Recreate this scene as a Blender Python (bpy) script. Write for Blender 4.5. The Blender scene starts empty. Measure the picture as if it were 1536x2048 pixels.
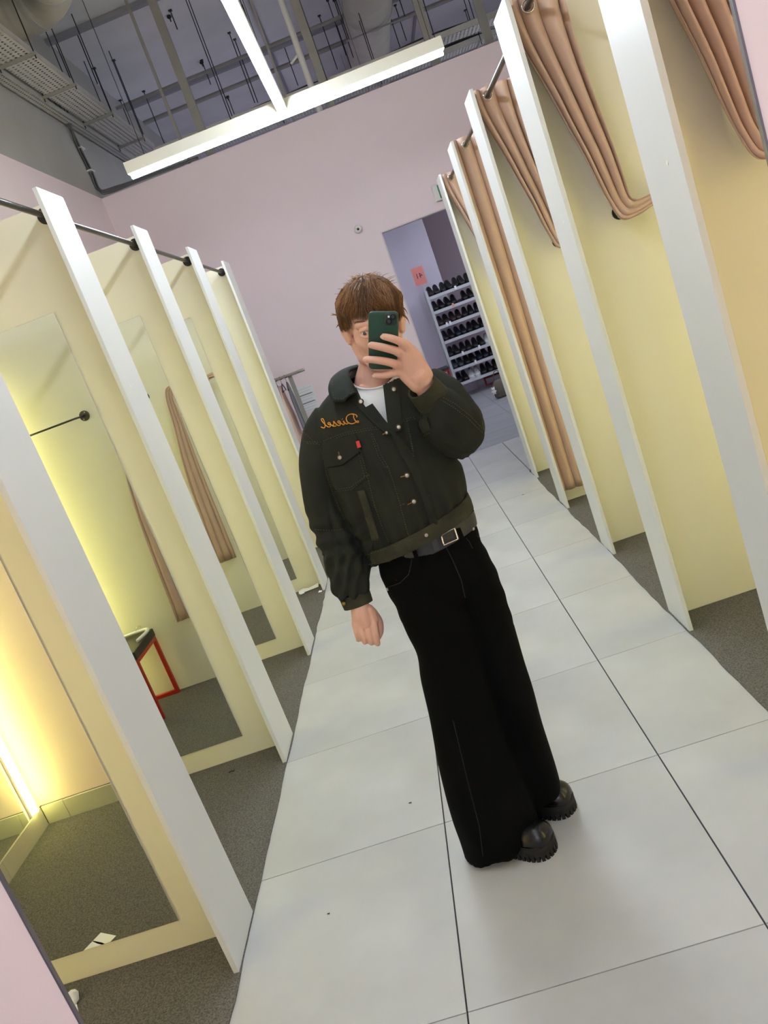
import bpy, bmesh, math, random
from mathutils import Vector, Matrix, noise
from mathutils.bvhtree import BVHTree
PI = math.pi
random.seed(7)
SC = bpy.context.scene
COL = SC.collection

# ---------------------------------------------------------------- camera
FPX, CX, CY = 1585.735, 768.0, 1024.0
R0 = Vector((0.9397316, 0.0007348, -0.3419122)); R1 = Vector((-0.332571, -0.2301974, -0.9145522)); R2 = Vector((-0.0793793, 0.9731437, -0.2160794))
CAM = Vector((-0.386361, -1.651, 1.653483))
cd = bpy.data.cameras.new('camera'); cam = bpy.data.objects.new('camera', cd); COL.objects.link(cam)
cd.sensor_fit = 'HORIZONTAL'; cd.sensor_width = 36.0; cd.lens = 36.0 * FPX / 1536.0
cd.clip_start = 0.02; cd.clip_end = 100
m = Matrix((R0, -R1, -R2)).transposed().to_4x4(); m.translation = CAM
cam.matrix_world = m
SC.camera = cam

# ---------------------------------------------------------------- world and exposure
w = bpy.data.worlds.new('world'); SC.world = w; w.use_nodes = True
w.node_tree.nodes['Background'].inputs[0].default_value = (0.8, 0.87, 1.0, 1)
w.node_tree.nodes['Background'].inputs[1].default_value = 0.25
SC.view_settings.view_transform = 'Standard'; SC.view_settings.look = 'None'
SC.view_settings.exposure = 0.0; SC.view_settings.gamma = 1.0
SC.view_settings.use_curve_mapping = False
LAMP_E = 76.0      # ceiling tube emission
BOOTH_E = 27.0     # booth tube emission
HALL_FILL_E = 55.0      # added hall lamps, out of view

# ---------------------------------------------------------------- helpers
def ray(u, v):
    return (R0 * ((u - CX) / FPX) + R1 * ((v - CY) / FPX) + R2)
def at(u, v, y):
    """point of the world seen at pixel (u, v) whose depth along the corridor is y"""
    d = ray(u, v); return CAM + d * ((y - CAM.y) / d.y)
def px(P):
    d = Vector(P) - CAM; z = d.dot(R2)
    return (CX + FPX * d.dot(R0) / z, CY + FPX * d.dot(R1) / z)

def tag(o, label=None, cat=None, group=None, kind=None):
    if label: o['label'] = label
    if cat: o['category'] = cat
    if group: o['group'] = group
    if kind: o['kind'] = kind
    return o
def thing(name, loc, label, cat, group=None):
    o = bpy.data.objects.new(name, None); COL.objects.link(o); o.location = loc
    o.empty_display_size = .05
    return tag(o, label, cat, group)
def wloc(o):
    v = Vector((0, 0, 0))
    while o is not None:
        v = v + Vector(o.location); o = o.parent
    return v
def copy_tree(o, parent=None, d=(0, 0, 0)):
    c = o.copy(); COL.objects.link(c); c.parent = parent
    if parent is None: c.location = Vector(o.location) + Vector(d)
    for ch in list(o.children): copy_tree(ch, c)
    return c

class MB:
    def __init__(s): s.v = []; s.f = []; s.uv = None
    def add(s, vs, fs):
        n = len(s.v); s.v += [Vector(p) for p in vs]; s.f += [tuple(i + n for i in f) for f in fs]; return s
    def box(s, x0, x1, y0, y1, z0, z1, b=0):
        if b <= 0:
            vs = [(x, y, z) for z in (z0, z1) for y in (y0, y1) for x in (x0, x1)]
            return s.add(vs, [(0, 2, 3, 1), (4, 5, 7, 6), (0, 1, 5, 4), (2, 6, 7, 3), (0, 4, 6, 2), (1, 3, 7, 5)])
        bm = bmesh.new(); bmesh.ops.create_cube(bm, size=1)
        for v in bm.verts:
            v.co = Vector(((x0 + x1) / 2 + v.co.x * (x1 - x0), (y0 + y1) / 2 + v.co.y * (y1 - y0), (z0 + z1) / 2 + v.co.z * (z1 - z0)))
        bmesh.ops.bevel(bm, geom=list(bm.edges), offset=b, segments=2, affect='EDGES', profile=.5)
        return s.frombm(bm)
    def frombm(s, bm):
        bm.verts.index_update(); s.add([v.co.copy() for v in bm.verts], [tuple(v.index for v in f.verts) for f in bm.faces]); bm.free(); return s
    def obox(s, c, ax, ay, az, b=0):
        """box with centre c and half axes"""
        t = MB().box(-1, 1, -1, 1, -1, 1)
        c, ax, ay, az = map(Vector, (c, ax, ay, az))
        return s.add([c + ax * p.x + ay * p.y + az * p.z for p in t.v], t.f)
    def tube(s, pts, r, n=8, cap=True, closed=False):
        pts = [Vector(p) for p in pts]; N = len(pts)
        rr = r if isinstance(r, (list, tuple)) else [r] * N
        T = []
        for i in range(N):
            a = pts[(i - 1) % N] if (i > 0 or closed) else pts[i]; b = pts[(i + 1) % N] if (i < N - 1 or closed) else pts[i]
            t = (b - a); T.append(t.normalized() if t.length > 1e-9 else Vector((0, 0, 1)))
        up = Vector((0, 0, 1)) if abs(T[0].z) < .9 else Vector((1, 0, 0))
        nrm = (up - T[0] * up.dot(T[0])).normalized(); vs = []
        for i in range(N):
            nrm = (nrm - T[i] * nrm.dot(T[i]))
            nrm = nrm.normalized() if nrm.length > 1e-6 else T[i].orthogonal().normalized()
            bn = T[i].cross(nrm)
            for k in range(n):
                a = 2 * PI * k / n; vs.append(pts[i] + (nrm * math.cos(a) + bn * math.sin(a)) * rr[i])
        fs = []
        for i in range(N if closed else N - 1):
            j = (i + 1) % N
            for k in range(n): fs.append((i * n + k, i * n + (k + 1) % n, j * n + (k + 1) % n, j * n + k))
        if cap and not closed: fs += [tuple(range(n))[::-1], tuple((N - 1) * n + k for k in range(n))]
        return s.add(vs, fs)
    def loft(s, rings, cap=True):
        n = len(rings[0]); N = len(rings); vs = [p for r in rings for p in r]; fs = []
        for i in range(N - 1):
            for k in range(n): fs.append((i * n + k, i * n + (k + 1) % n, (i + 1) * n + (k + 1) % n, (i + 1) * n + k))
        if cap: fs += [tuple(range(n))[::-1], tuple((N - 1) * n + k for k in range(n))]
        return s.add(vs, fs)
    def ell(s, c, r, nu=24, nv=14, M=None):
        c = Vector(c); vs = [Vector((0, 0, 1))]
        for i in range(1, nv):
            for k in range(nu):
                t = PI * i / nv; a = 2 * PI * k / nu; vs.append(Vector((math.sin(t) * math.cos(a), math.sin(t) * math.sin(a), math.cos(t))))
        vs.append(Vector((0, 0, -1))); fs = []
        for k in range(nu): fs.append((0, 1 + k, 1 + (k + 1) % nu))
        for i in range(nv - 2):
            for k in range(nu):
                a = 1 + i * nu + k; b = 1 + i * nu + (k + 1) % nu; fs.append((a, a + nu, b + nu, b))
        L = len(vs) - 1
        for k in range(nu): fs.append((L, L - nu + (k + 1) % nu, L - nu + k))
        out = []
        for p in vs:
            q = Vector((p.x * r[0], p.y * r[1], p.z * r[2]))
            if M is not None: q = M @ q
            out.append(c + q)
        return s.add(out, fs)
    def capsules(s, pts, rad, n=16, sub=4):
        """smooth chain of tapered capsules (closed volume)"""
        P, Rr = smooth_chain(pts, rad, sub)
        a = (P[0] - P[1]).normalized(); b = (P[-1] - P[-2]).normalized()
        p0 = [P[0] + a * Rr[0] * q for q in (.98, .85, .5)]; r0 = [Rr[0] * q for q in (.2, .53, .87)]
        p1 = [P[-1] + b * Rr[-1] * q for q in (.5, .85, .98)]; r1 = [Rr[-1] * q for q in (.87, .53, .2)]
        return s.tube(p0 + P + p1, r0 + Rr + r1, n)
    def mesh(s, off=(0, 0, 0), smooth=False):
        me = bpy.data.meshes.new('m'); off = Vector(off)
        me.from_pydata([tuple(p - off) for p in s.v], [], s.f)
        me.validate(); 
        if smooth: me.polygons.foreach_set('use_smooth', [True] * len(me.polygons))
        me.update(); return me
    def build(s, name, mat, parent=None, smooth=False, fixn=True, auto=None):
        me = s.mesh(wloc(parent) if parent else (0, 0, 0), smooth)
        if fixn:
            bm = bmesh.new(); bm.from_mesh(me); bmesh.ops.recalc_face_normals(bm, faces=bm.faces); bm.to_mesh(me); bm.free()
        if auto: me.set_sharp_from_angle(angle=math.radians(auto))
        if mat: me.materials.append(mat)
        o = bpy.data.objects.new(name, me); COL.objects.link(o); me.name = name
        if parent: o.parent = parent
        return o

def cr(p0, p1, p2, p3, t):
    return (p1 * 2 + (p2 - p0) * t + (p0 * 2 - p1 * 5 + p2 * 4 - p3) * t * t + (p1 * 3 - p0 - p2 * 3 + p3) * t ** 3) * .5
def smooth_pts(P, sub=4, closed=False):
    P = [Vector(p) for p in P]; N = len(P); out = []
    for i in range(N if closed else N - 1):
        if closed: a, b, c_, d = P[i - 1], P[i], P[(i + 1) % N], P[(i + 2) % N]
        else: a, b, c_, d = P[max(i - 1, 0)], P[i], P[i + 1], P[min(i + 2, N - 1)]
        for k in range(sub): out.append(cr(a, b, c_, d, k / sub))
    if not closed: out.append(P[-1])
    return out
def smooth_chain(P, r, sub=4):
    Q = smooth_pts([(*Vector(p), rr) if False else Vector((p[0], p[1], p[2], rr)) for p, rr in zip([Vector(q) for q in P], r)], sub)
    return [Vector(q[:3]) for q in Q], [max(q[3], .0008) for q in Q]

# ---------------------------------------------------------------- materials
def mat(name, col, rough=.6, metal=0, spec=.5, var=0, vscale=8, bump=0, bscale=60, col2=None, emit=0, stretch=None, sheen=0, coat=0, bdist=.002, detail=4, sss=0):
    M = bpy.data.materials.new(name); M.use_nodes = True; nt = M.node_tree; b = nt.nodes['Principled BSDF']
    b.inputs['Base Color'].default_value = (*col, 1); b.inputs['Roughness'].default_value = rough
    b.inputs['Metallic'].default_value = metal; b.inputs['Specular IOR Level'].default_value = spec
    if sheen: b.inputs['Sheen Weight'].default_value = sheen
    if coat: b.inputs['Coat Weight'].default_value = coat; b.inputs['Coat Roughness'].default_value = .1
    if sss:
        b.inputs['Subsurface Weight'].default_value = sss; b.inputs['Subsurface Radius'].default_value = (.012, .005, .003); b.inputs['Subsurface Scale'].default_value = 1
    if emit: b.inputs['Emission Color'].default_value = (*col, 1); b.inputs['Emission Strength'].default_value = emit
    tc = nt.nodes.new('ShaderNodeTexCoord'); mp = nt.nodes.new('ShaderNodeMapping'); nt.links.new(tc.outputs['Object'], mp.inputs[0])
    if stretch: mp.inputs['Scale'].default_value = stretch
    if var or col2:
        n = nt.nodes.new('ShaderNodeTexNoise'); n.inputs['Scale'].default_value = vscale; n.inputs['Detail'].default_value = detail
        nt.links.new(mp.outputs[0], n.inputs['Vector'])
        r = nt.nodes.new('ShaderNodeValToRGB'); e = r.color_ramp.elements
        e[0].position = .32; e[1].position = .68
        e[0].color = (*(col2 if col2 else [c * (1 - var) for c in col]), 1); e[1].color = (*(col if col2 else [min(c * (1 + var), 1) for c in col]), 1)
        nt.links.new(n.outputs['Fac'], r.inputs[0]); nt.links.new(r.outputs[0], b.inputs['Base Color'])
    if bump:
        n = nt.nodes.new('ShaderNodeTexNoise'); n.inputs['Scale'].default_value = bscale; n.inputs['Detail'].default_value = 3
        nt.links.new(mp.outputs[0], n.inputs['Vector'])
        bp = nt.nodes.new('ShaderNodeBump'); bp.inputs['Strength'].default_value = bump; bp.inputs['Distance'].default_value = bdist
        nt.links.new(n.outputs['Fac'], bp.inputs['Height']); nt.links.new(bp.outputs[0], b.inputs['Normal'])
    return M
def s2l(r, g, b):
    f = lambda c: (c / 255 / 12.92) if c / 255 <= .04045 else ((c / 255 + .055) / 1.055) ** 2.4
    return (f(r), f(g), f(b))

M_TILE = mat('tile_porcelain', s2l(182, 184, 185), .38, var=.11, vscale=2.2, bump=.12, bscale=35, detail=8)
M_GROUT = mat('grout', s2l(62, 58, 66), .9)
M_HALLT = mat('hall_tile', s2l(150, 152, 158), .35, var=.13, vscale=1.6, stretch=(1, 4, 1), detail=6)
M_CARPET = mat('carpet_felt', s2l(104, 102, 98), .97, var=.42, vscale=170, bump=.8, bscale=380, spec=.1, detail=8, bdist=.004)
M_WHITE = mat('white_melamine', s2l(212, 215, 217), .33, var=.012, vscale=3)
M_CREAM = mat('cream_panel', s2l(226, 222, 204), .45, var=.02, vscale=2.2)
M_PINK = mat('pink_paint', s2l(246, 230, 236), .6, var=.015, vscale=1.5, bump=.12, bscale=260)
M_PINK_WARM = mat('pink_paint_warm_light', s2l(250, 226, 214), .6, var=.015, vscale=1.5, bump=.12, bscale=260)  # same pink paint, with the warmer light on the near wall put in
M_GREYW = mat('grey_upper_wall', s2l(172, 172, 170), .75, var=.05, vscale=1.5)
M_SLAB = mat('ceiling_slab', s2l(216, 216, 222), .85, var=.09, vscale=1.2, detail=6)
M_BEAM = mat('slab_joint', s2l(150, 150, 158), .85)
M_STUD = mat('painted_steel', s2l(150, 148, 142), .6, var=.05)
M_GALV = mat('galvanised', s2l(196, 196, 190), .5, metal=.35, var=.06, vscale=10)
M_DUCT = mat('duct_wrap', s2l(196, 192, 180), .6, metal=.2, var=.05, vscale=6, bump=.2, bscale=12, bdist=.01)
M_ROD = mat('black_steel', (.012, .012, .013), .38, spec=.6)
M_RODG = mat('grey_rod', s2l(70, 70, 68), .3, metal=.6)
M_MIRROR = mat('mirror_glass', (.90, .93, .88), .012, metal=1.0)
M_CHROME = mat('chrome', (.75, .75, .73), .12, metal=1.0)
M_CURT = mat('curtain_satin', s2l(190, 160, 140), .5, var=.04, vscale=5, sheen=.25, bump=.1, bscale=900, bdist=.0006)
M_RED = mat('red_frame', s2l(176, 34, 16), .35)
M_BLK = mat('black_vinyl', (.018, .018, .018), .42, bump=.15, bscale=200)
M_WPLAS = mat('white_plastic', s2l(235, 234, 228), .35)
M_PAPER = mat('paper', s2l(236, 240, 244), .7)
M_INK = mat('ink', s2l(50, 52, 60), .7)
M_INKL = mat('grey_print', s2l(165, 180, 200), .7)
M_SKIRT = mat('skirting_tile', s2l(196, 192, 170), .4, var=.06, vscale=4)
M_HOUS = mat('lamp_housing', s2l(226, 224, 212), .45)
def emis(name, col, e):
    M = bpy.data.materials.new(name); M.use_nodes = True; nt = M.node_tree; nt.nodes.clear()
    o = nt.nodes.new('ShaderNodeOutputMaterial'); q = nt.nodes.new('ShaderNodeEmission'); q.inputs[0].default_value = (*col, 1); q.inputs[1].default_value = e
    nt.links.new(q.outputs[0], o.inputs[0]); return M
M_TUBE = emis('lamp_diffuser', (.84, .93, 1.0), LAMP_E)
M_BTUBE = emis('booth_tube', (1.0, .95, .30), BOOTH_E)
M_HFILL = emis('hall_fill', (.82, .9, 1.0), HALL_FILL_E)

# ---------------------------------------------------------------- the setting
XL, XR = -1.456, .404           # front lines of the two rows of booths
XWL, XWR = -2.72, 1.66          # side walls behind the booths
YN, YF = -.64, 7.14             # wall that carries the mirror, far wall
ZP, ZC = 3.86, 5.56             # top of the pink paint, underside of the slab
YB = -7.2                       # back end of the room on this side of the mirror
def struct(name, mb, m, parent=None, **k):
    o = mb.build(name, m, parent, **k)
    if parent is None: o['kind'] = 'structure'
    return o
fl = struct('floor', MB().box(XWL - .3, XWR + 3.5, YB, 17.0, -.12, -.0085), M_GROUT)
# corridor tiles, each a part of the floor
TX, TY, Y0 = .7667, .78, 0.0
cols = [(XL - .004, -TX), (-TX, 0.0), (0.0, XR + .004)]
meshes = {}
for ci, (xa, xb) in enumerate(cols):
    for j in range(-10, 10):
        ya, yb = j * TY, (j + 1) * TY
        if yb > YF: yb = YF
        ya = max(ya, YB)
        key = (ci, round(yb - ya, 3))
        if key not in meshes:
            t = MB().box(0, xb - xa - .0045, 0, yb - ya - .003, -.0085, 0, .0008)
            me = t.mesh(); me.materials.append(M_TILE); me.name = 'tile'; meshes[key] = me
        o = bpy.data.objects.new('tile', meshes[key]); COL.objects.link(o); o.parent = fl
        o.location = (xa + .00225, ya + .0015, 0)
for xa, xb in ((XWL, -2.3), (-2.3, -2 * TX), (-2 * TX, XL - .008), (XR + .008, 2 * TX - .3), (2 * TX - .3, XWR)):
    for ya, yb in ((5.46, 7 * TY), (7 * TY, 8 * TY), (8 * TY, 9 * TY), (9 * TY, YF)):
        if yb - ya < .01: continue
        MB().box(xa, xb - .0045, ya, yb - .003, -.0085, 0).build('tile', M_TILE, fl)
# hall tiles beyond the doorway
for i in range(4):
    for j in range(9):
        xa = -.45 + i * .62 - .0; ya = YF + .0 + (j - 1) * 1.2 + .82
        y0 = max(ya, YF + .004); y1 = ya + 1.2
        key = ('h', round(y1 - y0, 3))
        if key not in meshes:
            me = MB().box(0, .617, 0, y1 - y0 - .006, -.0085, -.0005).mesh(); me.materials.append(M_HALLT); me.name = 'tile'; meshes[key] = me
        o = bpy.data.objects.new('tile', meshes[key]); COL.objects.link(o); o.parent = fl; o.location = (xa, y0, 0)

def carpet(name, x0, x1, ya, yb, label, edge):
    # felt sheet with a hand cut, slightly wavy front edge
    N = 150; vs = []; fs = []
    for i in range(N + 1):
        y = ya + (yb - ya) * i / N
        w_ = .007 * noise.noise(Vector((y * 3.1, edge, 0))) + .005 * noise.noise(Vector((y * 11, 3, edge)))
        # a bulge between the posts, where the carpet creeps onto the tiles
        ex = edge + (w_ + .004) * (1 if edge < 0 else -1)
        back = x0 if edge < 0 else x1
        for z in (-.004, .0045): vs.append((ex, y, z))
        for z in (.0045, -.004): vs.append((back, y, z))
    for i in range(N):
        for k in range(4): fs.append((i * 4 + k, i * 4 + (k + 1) % 4, (i + 1) * 4 + (k + 1) % 4, (i + 1) * 4 + k))
    fs += [(0, 1, 2, 3), (N * 4 + 3, N * 4 + 2, N * 4 + 1, N * 4)]
    return tag(MB().add(vs, fs).build(name, M_CARPET), label, 'carpet')
carpet('carpet', XWL + .01, XL, YN + .02, 5.42, 'grey felt carpet on the floor of the left row of fitting booths', XL)
carpet('carpet', XR, XWR - .01, YN + .02, 5.36, 'grey felt carpet on the floor of the right row of fitting booths', XR)

# walls: pink paint below, grey above
struct('wall_left', MB().box(XWL - .15, XWL, YB, YF + .1, 0, ZP), M_PINK)
struct('wall_left_upper', MB().box(XWL - .15, XWL, YB, 13.4, ZP, ZC), M_GREYW)
struct('wall_right', MB().box(XWR, XWR + .15, YB, YF, 0, ZP), M_PINK)
struct('wall_right_upper', MB().box(XWR + 1.8, XWR + 1.95, YB, 13.4, ZP - .3, ZC), M_GREYW)
struct('wall_back', MB().box(XWL, XWR, YB - .1, YB, 0, ZC), M_PINK)
# far wall with the doorway to the shop
DX, DZ = -.105, 2.555
fw = MB()
fw.box(XWL, DX, YF, YF + .1, 0, ZP); fw.box(DX, XWR + 2, YF, YF + .1, DZ, ZP); fw.box(1.25, XWR + 2, YF, YF + .1, 0, DZ)
struct('wall_far', fw, M_PINK)
struct('trim_1', MB().box(DX, 1.25, YF - .004, YF + .104, DZ - .012, DZ).box(DX - .002, DX + .012, YF - .002, YF + .102, 0, DZ), mat('door_bead', s2l(224, 214, 212), .5))
# rooms of the shop behind it
hw = MB(); hw.box(-3, .84, 13.0, 13.15, 0, ZC)
struct('wall_hall', hw, mat('lilac_paint', s2l(214, 208, 226), .6, var=.01))
struct('wall_hall_recess', MB().box(.84, 5, 14.6, 14.7, 0, ZC).box(.80, .84, 13.15, 14.6, 0, ZC), mat('recess_shade_mauve', s2l(182, 168, 178), .65))  # recess lies in shadow, its shade put into the darker colour
struct('wall_hall_side', MB().box(4.6, 4.7, YF + .1, 14.6, 0, ZC).box(XWL - .1, XWL, YF + .1, 13, 0, ZP), M_PINK)
# wall that carries the mirror the picture is taken in: an opening with a metal edge
OX0, OX1, OZ0, OZ1 = -1.187, .108, .10, 2.25
nw = MB(); ya, yb = YN - .003, YN + .003
nw.box(XWL, OX0, ya, yb, 0, ZC); nw.box(OX1, XWR, ya, yb, 0, ZC); nw.box(OX0, OX1, ya, yb, OZ1, ZC); nw.box(OX0, OX1, ya, yb, 0, OZ0)
struct('wall_near', nw, M_PINK_WARM)
e = .003
struct('trim_2', MB().box(OX0, OX0 + e, ya - .002, yb, OZ0, OZ1).box(OX1 - e, OX1, ya - .002, yb, OZ0, OZ1).box(OX0, OX1, ya - .002, yb, OZ1 - e, OZ1), mat('mirror_edge', s2l(120, 116, 122), .35, metal=.5))
# slab and its joints
ce = struct('ceiling', MB().box(XWL - .3, 5, YB, 17, ZC, ZC + .3), M_SLAB)
bj = MB()
for y in (4.9, 7.5, 10.1, 12.6): bj.box(XWL, 4.6, y - .04, y + .04, ZC - .05, ZC - .002)
bj.build('slab_joint', M_BEAM, ce)
bj = MB()
for x in (-.6, 1.5): bj.box(x - .02, x + .02, 4, 13, ZC - .02, ZC - .002)
bj.build('slab_seam', M_BEAM, ce)
# tiled skirting on the near and left wall of the first left booth
sk = struct('baseboard_near', MB().box(XWL + .001, XL - .3, YN + .0035, YN + .016, .004, .098), M_GROUT)
x = XWL + .014
for wdt in (.115, .39, .39):
    x1 = min(x + wdt, XL - .3)
    o = MB().box(x + .001, x1 - .0015, YN + .016, YN + .026, .004, .1, .001).build('skirting_tile', M_SKIRT, sk); x = x1
sk = struct('baseboard_left', MB().box(XWL + .0005, XWL + .003, YN + .03, .55, .004, .098), M_GROUT)
for k in range(3):
    MB().box(XWL + .003, XWL + .013, YN + .028 + k * .39, YN + .0265 + (k + 1) * .39, .004, .1, .001).build('skirting_tile', M_SKIRT, sk)

# ---------------------------------------------------------------- booths
PIT_L, PIT_R = 1.19, 1.165
PW, PT, HP = .258, .018, 2.585
ordL = ['nearest the viewer', 'second from the viewer', 'third from the viewer', 'fourth from the viewer', 'farthest from the viewer']
def partition(side, k, near, label, grp):
    s = -1 if side == 'L' else 1; xf = XL if side == 'L' else XR; xw = XWL + .003 if side == 'L' else XWR - .003
    X = lambda a, b: (min(a, b), max(a, b))
    t = thing('booth_partition', (xf, near, 0), label, 'partition', grp)
    x0, x1 = X(xf, xf + s * PT)
    MB().box(x0, x1, near, near + PW, .0, HP, .0012).build('face_board', M_WHITE, t)
    x0, x1 = X(xf + s * PT, xw)
    MB().box(x0, x1, near + .187, near + .205, .005, HP - .015 if side == 'L' else HP - .02, .001).build('panel', M_CREAM, t)
    if side == 'L':
        # wall mirror glued to the panel
        MB().box(-2.50, xf - .205, near + .1815, near + .1865, .108, 2.17, .001).build('mirror', M_MIRROR, t)['label'] = 'tall frameless mirror'
    sp = MB().tube([(xf + s * .002, near + .085, 1.78), (xf - s * .0012, near + .085, 1.78)], .006, 12)
    sp.build('screw_cover', M_WPLAS, t, smooth=False)
    return t
for k in range(5):
    partition('L', k, .372 + PIT_L * k, 'tall white booth partition in the left row, ' + ordL[k], 'left partitions')
    partition('R', k, .372 + PIT_R * k, 'tall white booth partition in the right row, ' + ordL[k], 'right partitions')
ordB = ['first', 'second', 'third', 'fourth', 'fifth']
def rod(side, k):
    s = -1 if side == 'L' else 1
    pit = PIT_L if side == 'L' else PIT_R
    xr = (XL - .075) if side == 'L' else (XR + .095)
    y0 = (.372 + pit * (k - 1) + .205) if k > 0 else YN + .004
    y1 = .372 + pit * k + .187
    z = 2.525 if side == 'L' else 2.545
    t = thing('curtain_rod', (xr, y0, z), 'dark metal curtain rod across the %s %s booth from the viewer' % (ordB[k], 'left' if side == 'L' else 'right'), 'curtain rod', 'curtain rods')
    MB().tube([(xr, y0 + .006, z), (xr, y1 - .006, z)], .0125, 16).build('rod', M_RODG, t, smooth=True, auto=40)
    for yy, d in ((y0, 1), (y1, -1)):
        f = MB().tube([(xr, yy, z), (xr, yy + d * .004, z)], .033, 24)
        f.tube([(xr, yy + d * .004, z), (xr, yy + d * .02, z)], .018, 18)
        for a in (.5, 2.6, 4.7): f.tube([(xr + .026 * math.cos(a), yy + d * .003, z + .026 * math.sin(a)), (xr + .026 * math.cos(a), yy + d * .006, z + .026 * math.sin(a))], .0035, 8)
        f.build('flange', M_ROD, t, smooth=True, auto=40)
for k in range(5): rod('L', k); rod('R', k)

def holdback(x, y, z, d, label, grp, length, L=.07, sx=1):
    """disc fixed to a panel at y, arm standing out (d = -1 toward the viewer), bar running along x"""
    t = thing('curtain_holdback' if L < .1 else 'garment_rail', (x, y, z), label, 'holdback' if L < .1 else 'clothes rail', grp)
    MB().tube([(x, y, z), (x, y + d * .005, z)], .03, 24).build('mounting_disc', M_ROD, t, smooth=True, auto=40)
    for a in (1.1, 4.2):
        MB().tube([(x + .02 * math.cos(a), y + d * .005, z + .02 * math.sin(a)), (x + .02 * math.cos(a), y + d * .007, z + .02 * math.sin(a))], .004, 10).build('screw', M_CHROME, t)
    MB().tube([(x, y + d * .004, z), (x, y + d * L * .85, z), (x + sx * .006, y + d * L, z), (x + sx * length, y + d * L, z)], .0055, 10).build('bar', M_ROD, t, smooth=True)
    return t

# ---------------------------------------------------------------- curtains
def grommet_mesh(P, axis_r=.022):
    mb = MB(); mb.tube([Vector(P) + Vector((axis_r * math.cos(a), 0, axis_r * math.sin(a))) for a in [2 * PI * i / 20 for i in range(20)]], .0035, 6, closed=True)
    return mb
def tied_curtain(dx, dy, s, label, tail=True, zr=2.545):
    """s = +1 for the right row (hangs in front of the panel at local y=0), -1 mirrored in both x and y for the left row"""
    # local frame: x outwards from the front line, y=0 the panel face, negative toward the viewer of the right row
    def W(x, y, z): return Vector((dx + s * x, dy + s * y, z))
    t = thing('curtain', W(.1, -.08, zr), label, 'curtain', 'tan booth curtains')
    # (z, xl, xr, y-offset, pleat amplitude)
    st = [(zr + .045, .018, .235, -.085, .022), (zr - .05, .022, .232, -.085, .024), (2.38, .05, .232, -.085, .03), (2.24, .088, .238, -.085, .032), (2.11, .118, .25, -.082, .03),
          (1.98, .150, .264, -.08, .026), (1.87, .172, .272, -.078, .02), (1.79, .190, .276, -.080, .014)]
    rows = []
    for z, a, b, y, am in st: rows.append((Vector((a, y, z)), Vector((b, y, z)), am, Vector((0, 1, 0))))
    rows.append((Vector((.212, -.102, 1.712)), Vector((.290, -.082, 1.768)), .011, Vector((0, 1, 0))))
    rows.append((Vector((.275, -.104, 1.704)), Vector((.312, -.085, 1.762)), .013, Vector((0, 1, 0))))
    rows.append((Vector((.36, -.095, 1.722)), Vector((.37, -.085, 1.768)), .013, Vector((0, 1, 0))))
    rows.append((Vector((.47, -.07, 1.735)), Vector((.485, -.065, 1.78)), .013, Vector((0, 1, 0))))
    rows.append((Vector((.52, -.05, 1.70)), Vector((.565, -.05, 1.74)), .014, Vector((0, 1, 0))))
    rows.append((Vector((.525, -.055, 1.5)), Vector((.60, -.055, 1.5)), .018, Vector((0, 1, 0))))
    rows.append((Vector((.54, -.06, 1.1)), Vector((.66, -.06, 1.1)), .02, Vector((0, 1, 0))))
    rows.append((Vector((.55, -.06, .44)), Vector((.70, -.06, .44)), .022, Vector((0, 1, 0))))
    A = smooth_pts([r[0] for r in rows], 6); B = smooth_pts([r[1] for r in rows], 6)
    am = smooth_pts([Vector((r[2], 0, 0)) for r in rows], 6)
    NS = 90; vs = []; fs = []; n = len(A)
    for i in range(n):
        T = i / (n - 1)
        for k in range(NS + 1):
            q = k / NS
            # pleats: 5 rounded folds of unequal width with sharp valleys
            ph = 3.9 * (1 - (1 - q) ** 1.0 * .55 - .45 * (1 - q) ** 2) + .3 * math.sin(q * 5 + 1) + .15 * noise.noise(Vector((q * 3, T * 3, s * 2 + dy)))
            f_ = (abs(math.cos(PI * ph)) ** .8 - .5) * 2
            sw = .5 * math.sin(q * 2.2 + T * 2)
            P = A[i].lerp(B[i], q) + Vector((0, 1, 0)) * (-(f_) * am[i].x * (.85 if i < n * .55 else .30) + sw * am[i].x * .3)
            if i > n * .55: P = P + Vector((0, 0, 0))
            P.y = min(P.y, -.012)
            vs.append(W(P.x, P.y, P.z))
    for i in range(n - 1):
        for k in range(NS):
            a = i * (NS + 1) + k; fs.append((a, a + 1, a + NS + 2, a + NS + 1))
    cl = MB().add(vs, fs).build('cloth', M_CURT, t, smooth=True, fixn=False)
    sm = cl.modifiers.new('s', 'SOLIDIFY'); sm.thickness = .0016
    for k, xx in enumerate((.095,)):
        for yy in (-.108, -.066, -.04):
            g = MB(); g.tube([W(.095 + .022 * math.cos(a), yy, zr + .022 * math.sin(a)) for a in [2 * PI * i / 20 for i in range(20)]], .0035, 6, closed=True)
            g.build('grommet', M_CHROME, t, smooth=True)
    return t
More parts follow.
